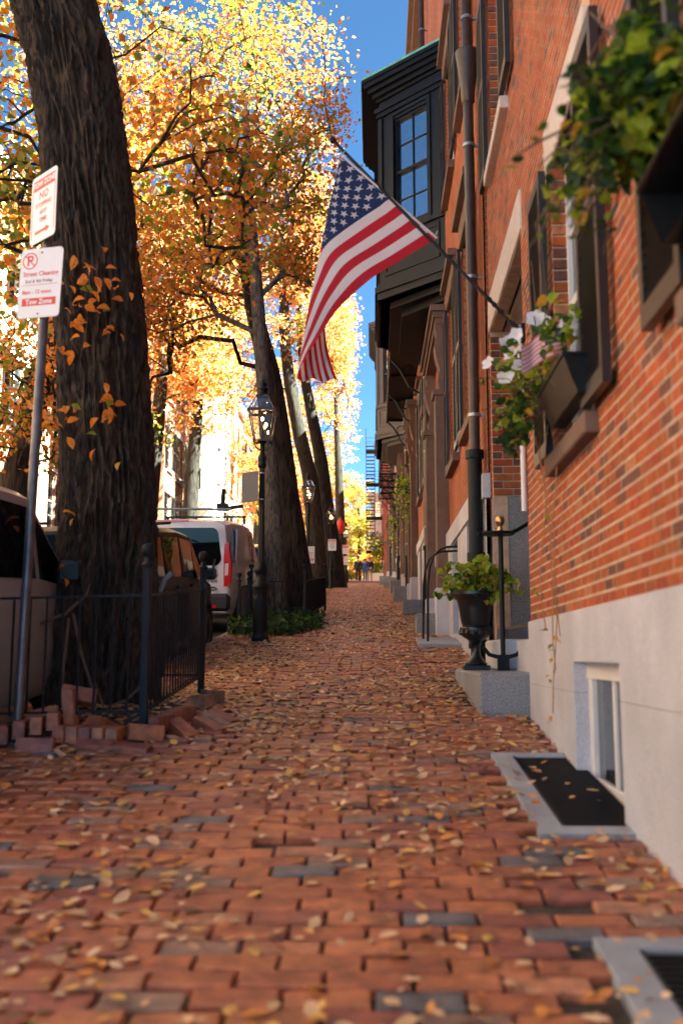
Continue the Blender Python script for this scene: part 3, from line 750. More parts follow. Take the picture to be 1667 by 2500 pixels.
for k in range(430):
    if k < 120: s = random.uniform(-.75, .1); p = (random.uniform(-.10, .10), s, .05 + abs(random.gauss(0, .12)) + .12 * (s < -.4))
    elif k < 330: q = rng.normal(size=3); p = (-.06 + q[0] * .085, .33 + q[1] * .12, .24 + q[2] * .11)
    else: q = rng.normal(size=3); p = (-.12 + q[0] * .05, .2 + q[1] * .15, .02 + q[2] * .12)
    put_leaf(fl_, p, random.uniform(.04, .075), random.choices('lgnyd', [.4, .2, .32, .05, .03])[0], random.choice((0, 2)))
b = MB()
for k in range(16):
    s = random.uniform(-.5, .55); e = (random.uniform(-.4, 0), s + random.uniform(-.1, .15), random.uniform(-.12, .3)); b.tube([(0, s, -.05), (e[0] * .5, (s + e[1]) / 2, e[2] * .6 + .06), e], .003, 4)
for k in range(8):   # bare twigs rising in front of the pane
    s = random.uniform(-.3, .4); h = random.uniform(.4, 1.1); b.tube([(0, s, 0), (.0, s + .05, h * .5), (-.03 + random.uniform(-.06, .04), s + random.uniform(-.3, .25), h)], .004, 4)
b.build('stem', mat('twig', (.13, .08, .05), .8), fl_)
# trailing vines down the wall
vn = thing('trailing_vine', 'thin trailing vine with few yellow leaves hanging down the brick wall', 'vine', to_h1(2.55, .03, 2.6))
b = MB()
for q, (s, ln) in enumerate(((.0, 1.75), (.16, 1.5), (.3, 1.25), (-.1, 1.3))):
    pts = [(-.05 - .02 * math.sin(i * .9 + q), s + .05 * math.sin(i * .7 + q) - .03 * i * (q == 1), -ln * i / 9) for i in range(10)]
    b.tube(pts, .0035, 5)
    for i in range(2, 10):
        for _ in range(3 if i > 6 else 1):
            if random.random() < .75: put_leaf(vn, Vector(pts[i]) + Vector((-.02, random.gauss(0, .03), random.gauss(0, .03))), random.uniform(.03, .05), random.choices('ylgp', [.5, .2, .2, .1])[0], 0)
b.build('stem', mat('vine_stem', (.35, .16, .07), .7), vn)
sf = thing('small_flag', 'small faded American stick flag stuck in the window box', 'flag', to_h1(1.86, .10, 2.70), (0, 0, R(-8)))
MB().tube([(.06, 0, -.02), (.02, -.0, .3)], .004, 6).build('stick', mat('stick_wood', (.5, .3, .15), .6), sf)
mb = MB(); n1, n2 = 13, 14
pf = lambda i, j: (.02 + .0 - .25 * j / n2 + .01 * math.sin(j * .6), -.02 * math.sin(j * .5), .29 - .16 * i / n1 - .085 * (j / n2) + .02 * math.sin(j * .3))
mb.v = [pf(i, j) for i in range(n1 + 1) for j in range(n2 + 1)]
for i in range(n1):
    for j in range(n2):
        k = i * (n2 + 1) + j; mb.f.append((k, k + 1, k + n2 + 2, k + n2 + 1)); mb.m.append(2 if i < 7 and j < 6 else i % 2)
mb.build('cloth', [mat('faded_red', (.5, .15, .18), .8), mat('faded_white', (.6, .48, .46), .8), mat('faded_blue', (.05, .06, .12), .8)], sf)
# dense plant hanging close to the camera at upper right
pg = thing('hanging_plant', 'large dense green leafy plant spilling out of the upper right window box', 'plant', to_h1(-.26, .12, 2.92))
b = MB()
def pg_leaf(p, lo=.045, hi=.085): put_leaf(pg, p, random.uniform(lo, hi), random.choices('nlgkyd', [.44, .24, .09, .21, .02, .0])[0], random.choice((0, 2, 2)))
for k in range(430):
    a = rng.normal(size=3); a = a / np.linalg.norm(a) * rng.random() ** .45 * 1.5; pg_leaf(Vector((-.07 + a[0] * .10, -.04 + a[1] * .25, .16 + a[2] * .18)))
for k in range(30):      # uneven sprays that leave the mass in all directions, some trailing over the box
    d_ = Vector((random.uniform(-1, .1), random.uniform(-.5, 1), random.uniform(-.55, 1))).normalized(); ln = random.uniform(.3, .52); n_ = random.randint(8, 15)
    P_ = [Vector((-.04, -.02, .10)) + d_ * ln * t_ * Vector((.62, 1, .9)).length / 1.5 + Vector((0, 0, -.22 * t_ * t_)) for t_ in np.linspace(0, 1, 6)]
    b.tube(P_, [.005] * 5 + [.002], 5)
    for q in range(n_):
        t_ = .25 + .75 * q / n_; u_ = t_ * 5; a_ = min(int(u_), 4); p = P_[a_].lerp(P_[a_ + 1], u_ - a_); pg_leaf(p + Vector((random.gauss(0, .022), random.gauss(0, .022), random.gauss(0, .022))), .03 + .02 * (1 - t_), .085 - .03 * t_)
for k in range(10):
    b.tube([(0, 0, .2), (-.05 + random.uniform(-.05, .1), .3, .5 + random.uniform(-.1, .2)), (random.uniform(-.15, .08), random.uniform(.4, .9), random.uniform(.4, .95))], .005, 5)
b.build('stem', mat('twig', (.13, .08, .05)), pg)

# ------------------------------------------------------------------ the terrace of houses beyond the entry, on the right
RB = [brickmat('terrace_brick_orange', (.40, .105, .034), (.32, .078, .028), (.38, .2, .12)), brickmat('terrace_brick_red', (.34, .09, .05), (.28, .075, .045), (.34, .2, .14)),
      brickmat('terrace_brick_dark', (.28, .085, .055), (.23, .07, .05), (.3, .2, .15)), brickmat('terrace_brick_pink', (.42, .12, .085), (.38, .1, .07), (.4, .22, .17))]
def terrace_house(label, Y0, Y1, X, rb, wins, zb, zs1, zs2, bay=None, hood=None, pilasters=(), pipe=(), cellar=(), base_m=GRANITE, height=13.5, trim=BROWNST, louvre=True):
    zg = G(Y0); t = thing('terraced_house', label, 'house', (X, Y0, zg)); L = Y1 - Y0; top = zg + height - zg
    z = lambda a: a - zg
    ops = []
    for a, c in wins:
        ops += [(a - Y0, c - Y0, z(zs1), z(zs1) + 2.55), (a - Y0, c - Y0, z(zs2), z(zs2) + 2.1)]
    door = None
    if hood:
        door = (hood[0] + .75 - Y0, hood[1] - .75 - Y0, .1, z(hood[2]) - .75); ops.append(door)
    MB().wall((0, 0, 0), (0, 1, 0), (-1, 0, 0), L, z(zb), height, [o for o in ops if o[3] > z(zb)], .14).build('wall', rb, t)
    cops = [(a - Y0, c - Y0, .12 + G((a + c) / 2) - zg, z(zb) - .28) for a, c in cellar]
    if door: cops.append((door[0], door[1], door[2], z(zb)))
    MB().wall((-.03, 0, 0), (0, 1, 0), (-1, 0, 0), L, -1.2, z(zb), cops, .2).build('granite_base', base_m, t)
    b = MB(); b.box(-.06, .02, 0, L, z(zb) - .26, z(zb)) ; b.build('water_table', base_m, t)
    for a, c, c0, c1 in [q for q in cops if not door or q[0] != door[0]]:
        MB().box(.1, .14, a, c, c0, c1).build('cellar_window', mat('dark_pane', (.015, .015, .017), .15), t)
    b = MB(); b.box(.0, 9, 0, L, height, height + .12); b.box(.02, 9, 0, .02, -1, height); b.box(.02, 9, L - .02, L, -1, height); b.box(8.9, 9, 0, L, -1, height); b.build('side_walls', rb, t)
    b = MB(); b.box(-.32, .1, 0, L, height - .16, height + .14); b.box(-.2, .05, 0, L, height - .4, height - .16); b.build('roof_cornice', trim, t)
    for o in ops:
        if door and o == door: continue
        a, c, c0, c1 = o
        sash_window(t, .08, a, c, c0, c1, WHITE, 2, 3)
        MB().box(-.10, .1, a - .08, c + .08, c0 - .12, c0).build('sill', trim, t)
        MB().box(-.05, .1, a - .12, c + .12, c1, c1 + .3).box(-.13, -.0, a - .18, c + .18, c1 + .3, c1 + .4).build('lintel', trim, t)
        w = .46
        for s in (a - w - .02, c + .02):
            if s < 0 or s + w > L: continue
            link('shutter', shutter_mesh(w, c1 - c0 - .02), t, (-.03, s, c0 + .02))
    if hood:
        a, c, zh = hood[0] - Y0, hood[1] - Y0, z(hood[2]); dpt = hood[3]
        h = MB(); h.box(-dpt, 0, a, c, zh - .1, zh); h.box(-dpt + .05, 0, a + .05, c - .05, zh - .2, zh - .1); h.box(-dpt + .09, 0, a + .09, c - .09, zh - .3, zh - .2); h.build('door_hood', trim, t)
        if hood[4]: MB().box(-dpt - .005, 0, a - .005, c + .005, zh + .003, zh + .03).build('hood_flashing', COPPER, t)
        for q in (a + .12, c - .50):
            prof = [(0, zh - 1.4), (-.12, zh - 1.38), (-.14, zh - 1.22), (-.1, zh - 1.05), (-.16, zh - .85), (-dpt * .7, zh - .62), (-dpt + .12, zh - .5), (-dpt + .1, zh - .3), (0, zh - .3)]
            MB().prism(prof, 'y', q, q + .36).build('console', trim, t, bevel=.012)
            zt = zh - 1.4
            p = MB(); p.box(-.2, 0, q - .02, q + .38, G(hood[0]) - zg + .75, zt); p.box(-.24, 0, q - .05, q + .41, zt - .1, zt - .0); p.build('pilaster', trim, t, bevel=.01)
            MB().box(-.23, 0, q - .04, q + .40, -.2, G(hood[0]) - zg + .75).build('pilaster_foot', base_m, t, bevel=.01)
        MB().box(.45, .5, door[0], door[1], door[2], door[3]).build('door', mat('door_black', (.02, .02, .022), .3), t)
    for q in pilasters:
        p = MB(); p.box(-.12, 0, q - Y0, q - Y0 + .45, G(q) - zg, z(zb) + 2.2); p.box(-.17, 0, q - Y0 - .04, q - Y0 + .49, z(zb) + 2.2, z(zb) + 2.4); p.build('pilaster', trim, t, bevel=.01)
    for q in pipe:
        zl = z(zb) + .25; p = MB(); gq = G(q) - zg
        p.tube([(-.12, q - Y0, gq + .02), (-.12, q - Y0, zl)], .078, 14)
        pp = p.build('drain_pipe', IRON, t, smooth=True)
        for zz in (gq + .25, (gq + zl) / 2, zl - .06): MB().tube([(-.12, q - Y0, zz), (-.12, q - Y0, zz + .09)], .10, 14).build('pipe_socket', IRON, pp, smooth=True)
        p = MB(); p.tube([(-.115, q - Y0, zl), (-.115, q - Y0, height - .5)], .058, 14); p.build('upper_pipe', BRONZE, pp, smooth=True)
        zz = zl + .4
        while zz < height - 1: MB().tube([(-.115, q - Y0, zz), (-.115, q - Y0, zz + .035)], .068, 14).box(-.09, 0, q - Y0 - .015, q - Y0 + .015, zz, zz + .03).build('pipe_clamp', GREYM, pp, smooth=True); zz += 1.55
    return t
def oriel(parent, X, Y0, y0, y1, d, cant, z0, z1, paint, glass, trim_top, zg):
    """canted oriel: part of its house; sub-parts are its glazing, cornice and panels"""
    yo = lambda v: v - Y0
    def poly(e): k = e * .45; return [(0, yo(y0) - e), (-d - e + (0), yo(y0) + cant - k), (-d - e, yo(y1) - cant + k), (0, yo(y1) + e)]
    zz = lambda v: v - zg
    H_ = z1 - z0
    zf0, zf1 = z0 + H_ * .30, z0 + H_ * .80    # glazing zone
    c = poly(0)
    body = MB()
    faces = [(c[0], c[1]), (c[1], c[2]), (c[2], c[3])]
    panes = MB(); fr = MB(); pan = MB(); cur = MB()
    for a, bb in faces:
        a3, b3 = Vector((a[0], a[1], 0)), Vector((bb[0], bb[1], 0)); u = (b3 - a3); w = u.length; u.normalize(); n = Vector((-u.y, u.x, 0))
        if n.dot(Vector((-1, 0, 0))) < 0 and abs(n.x) > .01: n = -n
        ww = w * .52 if w < 2 else .72
        wl = [((w - ww) / 2, (w + ww) / 2)] if w < 2.2 else [(w * .25 - ww / 2, w * .25 + ww / 2), (w * .75 - ww / 2, w * .75 + ww / 2)]
        body.wall(a3, u, n, w, zz(z0), zz(z1), [(q0, q1, zz(zf0), zz(zf1)) for q0, q1 in wl], .12)
        for q0, q1 in wl:
            P_ = lambda s, v, o: a3 + u * s - n * o + Vector((0, 0, v))
            A, B_ = zz(zf0), zz(zf1)
            panes.add([P_(q0, A, .08), P_(q1, A, .08), P_(q1, B_, .08), P_(q0, B_, .08)], [(0, 1, 2, 3)])
            def bar(s0, s1, v0, v1, o0=.03, o1=.10):
                fr.add([P_(s, v, o) for o in (o0, o1) for s, v in ((s0, v0), (s1, v0), (s1, v1), (s0, v1))], [(0, 1, 2, 3), (7, 6, 5, 4), (0, 4, 5, 1), (1, 5, 6, 2), (2, 6, 7, 3), (3, 7, 4, 0)])
            bar(q0, q0 + .04, A, B_); bar(q1 - .04, q1, A, B_); bar(q0 + .04, q1 - .04, A, A + .06); bar(q0 + .04, q1 - .04, B_ - .05, B_); m_ = (A + B_) / 2; bar(q0 + .04, q1 - .04, m_ - .025, m_ + .025, .025)
            bar((q0 + q1) / 2 - .01, (q0 + q1) / 2 + .01, A + .06, B_ - .05, .06); 
            for v in ((A + m_) / 2, (B_ + m_) / 2): bar(q0 + .04, q1 - .04, v - .01, v + .01, .062)
            # architrave proud of the face, panel below
            for s0, s1, v0, v1 in ((q0 - .07, q0 - .0, A - .05, B_ + .06), (q1, q1 + .07, A - .05, B_ + .06), (q0 - .07, q1 + .07, B_ + .06, B_ + .12)): bar(s0, s1, v0, v1, -.025, .0)
            bar(q0 - .1, q1 + .1, A - .13, A - .05, -.05, 0)
        e_ = .12
        for s0, s1, v0, v1 in ((e_, w - e_, zz(z0 + H_ * .10), zz(z0 + H_ * .115)), (e_, w - e_, zz(z0 + H_ * .235), zz(z0 + H_ * .25)), (e_, e_ + .05, zz(z0 + H_ * .115), zz(z0 + H_ * .235)), (w - e_ - .05, w - e_, zz(z0 + H_ * .115), zz(z0 + H_ * .235))):
            pan.add([a3 + u * s - n * o + Vector((0, 0, v)) for o in (-.02, .0) for s, v in ((s0, v0), (s1, v0), (s1, v1), (s0, v1))], [(0, 1, 2, 3), (0, 4, 5, 1), (1, 5, 6, 2), (2, 6, 7, 3), (3, 7, 4, 0)])
        for s0, s1 in ((0, .09), (w - .09, w)): pan.add([a3 + u * s - n * o + Vector((0, 0, v)) for o in (-.03, .0) for s, v in ((s0, zz(zf0)), (s1, zz(zf0)), (s1, zz(zf1) + .12), (s0, zz(zf1) + .12))], [(0, 1, 2, 3), (0, 4, 5, 1), (1, 5, 6, 2), (2, 6, 7, 3), (3, 7, 4, 0)])
    body.prism(poly(-.01), 'z', zz(z0), zz(z0) + .03)
    bo = body.build('bay_window', paint, parent)
    fr.build('sash_frame', paint, bo); panes.build('pane', glass, bo); pan.build('panel', paint, bo)
    cor = MB()
    for e, a, bb in ((.05, .835, .855), (.09, .855, .875), (.05, .91, .925), (.12, .925, .945), (.2, .945, .965), (.27, .965, .985), (.31, .985, 1.0)): cor.prism(poly(e), 'z', zz(z0 + H_ * a), zz(z0 + H_ * bb))
    cor.build('cornice', paint, bo)
    cor = MB()
    for e, a, bb in ((.05, .0, .03), (.09, .03, .055), (.04, .055, .075), (.06, .265, .285)): cor.prism(poly(e), 'z', zz(z0 + H_ * a) - .0, zz(z0 + H_ * bb))
    cor.prism(poly(-.18), 'z', zz(z0) - .12, zz(z0)); cor.prism(poly(-.38), 'z', zz(z0) - .24, zz(z0) - .12)
    cor.build('base_moulding', paint, bo)
    MB().prism(poly(.32), 'z', zz(z1), zz(z1) + .04).build('bay_roof', trim_top, bo)
    return bo
ha = terrace_house('orange brick terraced house with dark oriel bay just beyond the entry', 10.3, 20.6, 1.2, RB[0], [(11.35, 12.65), (13.75, 15.05)], 3.08, 4.0, 8.35,
                   hood=(15.6, 19.2, 6.85, .27, False), pipe=(10.5, 19.9), cellar=((11.5, 12.5), (13.9, 14.9)), height=15.2)  # height out of view, raised to keep the crown opposite in shade
b = MB(); b.lathe([(.06, 0), (.075, .02), (.085, .2), (.13, .55), (.14, .62), (.12, .64), (0, .64)], 16, (-.115, .2, 7.35 - G(10.3))); b.build('leader_head', BRONZE, ha, smooth=True)
b = MB(); b.tube([(-.07, .36, .3), (-.07, .36, 11)], .03, 10); b.build('conduit', BRONZE, ha, smooth=True)
oriel(ha, 1.2, 10.3, 15.6, 20.3, 1.07, 1.05, 7.3, 11.35, BAYP, GLASSB, COPPER, G(10.3))
hb = terrace_house('brick terraced house with hooded door and iron balcony in the middle of the row', 20.62, 32.5, 1.2, RB[0], [(21.4, 22.6), (24.2, 25.4)], 4.1, 5.1, 9.8,
                   hood=(26.6, 29.6, 8.1, .3, True), pipe=(32.2,), cellar=((21.5, 22.5), (24.3, 25.3)), pilasters=(20.9,), height=14.6)  # unseen top made taller to shade the kerbside crowns
hc = terrace_house('brick terraced house carrying the grey oriel bay', 32.52, 45, 1.2, RB[1], [(33.4, 34.6), (42.6, 43.6)], 5.3, 6.3, 10.8,
                   hood=(35.2, 38.4, 8.4, .3, False), pipe=(44.4,), cellar=((33.5, 34.5), (42.6, 43.6)), pilasters=(39.5, 40.8))
oriel(hc, 1.2, 32.52, 36.2, 42.2, 1.05, 1.1, 9.35, 13.9, BAYG, GLASSB, BAYG, G(32.52))
hd_ = terrace_house('dark brick terraced house with stacked iron fire escape', 45.02, 58, 1.2, RB[2], [(46, 47.2), (49, 50.2), (56, 57)], 6.2, 7.2, 11.6, hood=(52, 55, 9.2, .28, False), pipe=(57.6,), cellar=((46, 47), (49, 50)), height=13)
he = terrace_house('pinkish brick terraced house far along the row', 58.02, 76, 1.1, RB[3], [(60, 61.2), (63, 64.2), (72, 73.2)], 7.4, 8.4, 12.4, hood=(67, 70, 10.2, .25, False), pipe=(59,), cellar=((60, 61),), height=11, trim=BROWNST)
hf = terrace_house('distant house with small white oriel bay closing the row', 76.02, 90, .75, RB[3], [(79, 80.2), (87.5, 88.7)], 8.4, 9.4, 13.2, cellar=(), height=10)
oriel(hf, .75, 76.02, 82, 86.5, .95, .8, 11.3, 14.6, mat('bay_white', (.62, .55, .53), .5), GLASSB, WHITE, G(76.02))
hg = terrace_house('far brick house with pale shop base at the end of the street', 114, 130, .1, RB[3], [(116, 117.5), (120, 121.5), (124, 125.5)], 9.6, 10.4, 14, height=10)
# low granite plinths by the doors
for i, (x, yv, w, l, h, lb) in enumerate(((.67, 15.95, .5, .55, .33, 'granite plinth beside the curved iron handrails'), (.62, 21.9, .42, .6, .32, 'granite plinth beside the second drain pipe along the row'),
                                  (.57, 29.4, .5, .8, .45, 'pale granite block under the door with copper topped hood'), (.6, 37.6, .5, .8, .5, 'granite doorstep block below the grey oriel bay'),
                                  (.45, 46, .6, .8, .5, 'granite doorstep block below the fire escape'), (.3, 55, .75, 1, .5, 'farthest granite doorstep block along the row'))):
    granite_step(x, x + w + .1, yv, yv + l, G(yv) + h, lb, GRANITE_D, h + .2, 'granite blocks beside the doors')
MB().box(0, .6, 0, 1.1, -.1, .0).build('stone_slab', SLATE, None, loc=(.6, 13.5, G(14.05) + .0), rot=(SLOPE, 0, 0), bevel=.01)
tag(bpy.data.objects['stone_slab'], 'flat slate slab set in the pavement at the foot of the handrails', 'slab')
for i, (x, yv, hh) in enumerate(((.74, 13.9, 1.36), (.70, 14.35, 1.30))):
    t = thing('curved_handrail', ('nearer, taller' if i == 0 else 'farther, lower') + ' of two curved black iron handrails beside the stone slab', 'railing', (x, yv, G(yv)), (0, 0, 0), 'curved handrails')
    b = MB(); b.tube([(0, 0, 0), (.01, 0, hh * .62), (.04, 0, hh * .8), (.1, 0, hh * .91), (.19, 0, hh * .975), (.28, 0, hh), (.52, 0, hh + .01)], .016, 8); b.build('rail', IRON, t, smooth=True)
    MB().lathe([(0, 0), (.04, 0), (.04, .02), (.02, .035), (0, .035)], 12).build('foot', IRON, t)
def far_box(x, yv, z, n, label):
    t = thing('window_plant', label, 'plant', (x, yv, z)); b = MB(); b.box(-.02, .25, -.45, .45, -.2, .0); b.build('planter', IRON, t)
    P = rng.normal(size=(n, 3)) * [.16, .4, .22] + [0, 0, .1]; P[:, 2] -= (rng.random(n) < .35) * rng.uniform(.2, 1.0, n)
    me = quads_mesh('foliage', leaves_arr(P, .11), rng.choice(3, n, p=[.5, .3, .2]), [LEAF['l'], LEAF['g'], LEAF['n']]); link('foliage', me, t)
far_box(.92, 28.2, 5.9, 420, 'bright green trailing plant on a window sill halfway along the row')
far_box(.95, 46.6, 7.3, 200, 'small green window plant far along the row')
sh = thing('street_shrub', 'tall yellow green shrub in a white planter at the far end of the pavement', 'shrub', (.15, 78, G(78)))
MB().box(-.9, .6, -.8, .8, -.1, .55).build('planter', WHITE, sh, bevel=.02)
P = np.concatenate([rng.normal(size=(500, 3)) * [.3, .4, .25] + [0, 0, 1.0], rng.normal(size=(500, 3)) * [.3, .4, .6] + [.15, 0, 2.4]])
link('foliage', quads_mesh('foliage', leaves_arr(P, .2), rng.choice(3, 1000, p=[.4, .3, .3]), [LEAF['l'], LEAF['g'], LEAF['n']]), sh)

# ------------------------------------------------------------------ iron balcony and fire escapes
def fire_escape(label, x0, x1, ya, yb, zs, sg=-1, stairs=True, brackets=True, solid=False):
    t = thing('fire_escape', label, 'fire escape', (x1, ya, zs[0])); L = yb - ya; D = x1 - x0
    for i, zv in enumerate(zs):
        z = zv - zs[0]; p = MB()
        if solid: p.box(-D, 0, 0, L, z - .05, z)
        else:
            for k in range(int(D / .09)): p.box(-D + k * .09, -D + k * .09 + .055, 0, L, z - .03, z)
        for q in np.linspace(0, L, 5): p.box(-D, 0, q - .03, q + .03, z - .11, z - .052 if solid else z - .032)
        p.box(-D - .02, -D + .03, 0, L, z - .16, z); p.build('platform', IRON, t)
        r = MB()
        for hz in (.5, .95): r.box(-D - .01, -D + .015, 0, L, z + hz, z + hz + .035); r.box(-D, 0, 0, .02, z + hz, z + hz + .03); r.box(-D, 0, L - .02, L, z + hz, z + hz + .03)
        q = 0
        while q < L: r.box(-D, -D + .014, q, q + .014, z, z + .95); q += .16
        r.build('railing', IRON, t)
        if brackets:
            for q in np.linspace(.1, L - .1, 4):
                b = MB(); b.tube([(0, q, z - 1.0), (-.25, q, z - .85), (-D * .7, q, z - .35), (-D, q, z - .12)], .025, 6)
                c = [(-.28 + .14 * math.cos(a), q, z - .42 + .14 * math.sin(a)) for a in np.linspace(0, 6.28, 12)]; b.tube(c, .015, 5); b.build('scroll_bracket', IRON, t)
            
        if stairs and i + 1 < len(zs):
            dz = zs[i + 1] - zv; n = 14; s = MB()
            for k in range(n):
                f = k / n; s.box(-D + .08, -D + .62, L * .15 + f * L * .6, L * .15 + f * L * .6 + .2, z + f * dz, z + f * dz + .03)
            for xx in (-D + .07, -D + .62): s.tube([(xx, L * .15, z), (xx, L * .8, z + dz)], .03, 5)
            s.build('stair', IRON, t)
    return t
fire_escape('long black iron balcony with scroll brackets hanging under the dark oriel', .42, 1.15, 20.4, 30.5, [8.55], stairs=False, solid=True)
fire_escape('stacked black fire escape on the dark brick house beyond the grey oriel', .28, 1.15, 45.6, 53, [9.6, 12.4, 15.2])
fe = fire_escape('slender black fire escape stair far off against the sky', -.62, .7, 80.5, 81.9, [9.6, 12.4, 15.2, 18.0], stairs=False, brackets=False)
s = MB()
for k in range(30):
    z = k * .30; s.box(-1.28, -.62, .2, .55, z, z + .05)
for xx in (-1.3, -.6): s.tube([(xx, .4, 0), (xx, .4, 9.0)], .035, 5)
s.tube([(-1.3, .1, 0), (-1.3, .1, 10.2)], .03, 5)
s.build('stair', IRON, fe)
tag(MB().box(0, .35, -.012, .012, 0, .16).build('street_name_sign', SIGNG, None, loc=(.68, 70, 9.0)), 'small green street name sign far along the right hand wall', 'sign')
# ------------------------------------------------------------------ trees
def trunk_mesh(path, rads, n=14, ridge=.0, seed=0, rings=None, knots=()):
    pts = [Vector(p) for p in path]; m = rings or len(pts) * 5
    d = [0]
    for i in range(1, len(pts)): d.append(d[-1] + (pts[i] - pts[i - 1]).length)
    T = np.linspace(0, d[-1], m)
    def cr(a):      # smooth interpolation
        return np.array([np.interp(T, d, a)]).ravel()
    C = np.stack([cr([p[k] for p in pts]) for k in range(3)], 1); Rr = cr(rads)
    for _ in range(max(1, m // 14)):
        C[1:-1] = (C[:-2] + 2 * C[1:-1] + C[2:]) / 4; Rr[1:-1] = (Rr[:-2] + 2 * Rr[1:-1] + Rr[2:]) / 4
    mb = MB(); vs = []; fs = []
    for i in range(m):
        for k in range(n):
            a = 2 * math.pi * k / n; r = Rr[i]
            if ridge:
                ph = a * 1.0; q = noise.noise((math.cos(ph) * 7.5 * (r / .33) ** .3 + seed, math.sin(ph) * 7.5 + .3 * math.sin(T[i] * 3), T[i] * 2.3)); q2 = noise.noise((math.cos(ph) * 19 + seed, math.sin(ph) * 19, T[i] * 5 + 9))
                q3 = noise.noise((math.cos(ph) * 1.3, math.sin(ph) * 1.3, T[i] * .5 + seed))
                r *= 1 + ridge * (1.2 * (.45 - 2.2 * min(abs(q), .4)) + .4 * (.5 - 2 * abs(q2))) + .09 * q3
                for ka, kt, kr in knots: 
                    dd = ((math.atan2(math.sin(a - ka), math.cos(a - ka)) * Rr[i]) ** 2 + (T[i] - kt) ** 2) / kr ** 2; r += kr * .55 * math.exp(-dd) - kr * .3 * math.exp(-dd * 9)
            vs.append((C[i][0] + r * math.cos(a), C[i][1] + r * math.sin(a), C[i][2]))
    for i in range(m - 1):
        for k in range(n): fs.append((i * n + k, i * n + (k + 1) % n, (i + 1) * n + (k + 1) % n, (i + 1) * n + k))
    fs.append(tuple(range((m - 1) * n, m * n)))
    return mb.add(vs, fs)
def blob(c, r, n):
    P = rng.normal(size=(n * 3, 3)); P /= np.linalg.norm(P, axis=1)[:, None]; P *= rng.random((n * 3, 1)) ** .40
    P = P * r + c
    keep = [p for p in P if noise.noise((p[0] * .55, p[1] * .55, p[2] * .55)) > -.18]
    return np.array(keep[:n])
def tree(label, path, rads, blobs, nleaf, lsize, palette, bark, cat='tree', group='street trees along the kerb', trunkn=14, ridge=0., start=.4, rings=None, sig=.27, knots=(), extra=(), bmax=.11):
    base = Vector(path[0]); t = thing('street_tree', label, cat, base, (0, 0, 0), group)
    loc = [Vector(p) - base for p in path]
    trunk_mesh(loc, rads, trunkn, ridge, len(label), rings, knots).build('trunk', bark, t, smooth=True, auto=80)
    # skeleton
    N = []; PAR = []
    k0 = int(len(loc) * start)
    for i in range(k0, len(loc)):
        segs = 3 if i < len(loc) - 1 else 1
        for s in range(segs):
            p = loc[i] if i == len(loc) - 1 else loc[i].lerp(loc[i + 1], s / segs)
            N.append(p); PAR.append(len(N) - 2)
    nt_ = len(N)
    for br in extra:
        prev = min(range(nt_), key=lambda q: (N[q] + base - Vector(br[0])).length)
        for p in br: N.append(Vector(p) - base); PAR.append(prev); prev = len(N) - 1
    A = np.concatenate([blob(np.array(c), np.array(r), int(n * 1.7)) for c, r, n in blobs]) - np.array(base)
    NA = np.array([tuple(p) for p in N]); order = np.argsort(np.min(np.linalg.norm(A[:, None] - NA[None], axis=2), axis=1))
    tips = []
    for a in A[order]:
        NA = np.array([tuple(p) for p in N]); dd = np.linalg.norm(NA - a, axis=1) + np.maximum(0, NA[:, 2] - a[2] + .25) * 1.2
        j = int(np.argmin(dd)); p0 = N[j]; p1 = Vector(a); dist = (p1 - p0).length; prev = j
        ns = 2 if dist < 1.2 else 4
        for s in range(1, ns + 1):
            f = s / ns; q = p0.lerp(p1, f) + Vector(rng.normal(size=3)) * dist * .07 * (1 if s < ns else 0) + Vector((0, 0, .10 * dist * math.sin(f * math.pi)))
            N.append(q); PAR.append(prev); prev = len(N) - 1
        tips.append(prev)
    R2 = np.zeros(len(N))
    for tp in tips: R2[tp] = .0075 ** 2.2
    for i in range(len(N) - 1, nt_ - 1, -1): R2[PAR[i]] += R2[i]
    RR = np.maximum(R2, 1e-9) ** (1 / 2.2)
    mb = MB(); used = set()
    kids = {}
    for i in range(nt_, len(N)): kids.setdefault(PAR[i], []).append(i)
    for i in range(nt_, len(N)):
        if PAR[i] >= nt_ and kids[PAR[i]][0] == i: continue
        ch = [PAR[i], i]
        while ch[-1] in kids: ch.append(kids[ch[-1]][0])
        rr = [min(float(RR[c]), bmax) for c in ch]; rr[0] = rr[1] * 1.1
        if rr[1] > .0095 or len(ch) > 2: mb.tube([N[c] for c in ch], rr, 6 if rr[1] > .03 else 4, cap=False)
    mb.build('limbs' if False else 'branch', bark, t, smooth=True)
    # leaves round the twig ends
    P = []
    per = max(1, nleaf // len(tips))
    for tp in tips:
        c = np.array(N[tp]); c0 = np.array(N[PAR[tp]]); n = int(per * rng.uniform(.4, 1.6))
        f = rng.random((n, 1)); P.append(c0 + (c - c0) * f + rng.normal(size=(n, 3)) * [sig, sig, sig * .45])
    P = np.concatenate(P)
    keys = list(palette); mi = rng.choice(len(keys), len(P), p=np.array([palette[k] for k in keys]) / sum(palette.values()))
    # clumps share a colour: some boughs are still green
    cl = np.array([noise.noise((p[0] * .5 + 3, p[1] * .5, p[2] * .5)) for p in P]); 
    if 'g' in keys: mi = np.where((cl > .22) & (rng.random(len(P)) < .55), keys.index('g'), mi)
    me = quads_mesh('crown', leaves_arr(P, lsize, .7), mi, [LEAF[k] for k in keys]); link('crown', me, t)
    return t
PAL = dict(o=.46, d=.20, y=.10, g=.12, p=.12); PALG = dict(o=.46, d=.22, y=.08, g=.24); PAL_SUN = dict(o=.36, d=.10, y=.10, g=.03, p=.41)  # last palette: strong sun on far crowns put into leaf colour as peach
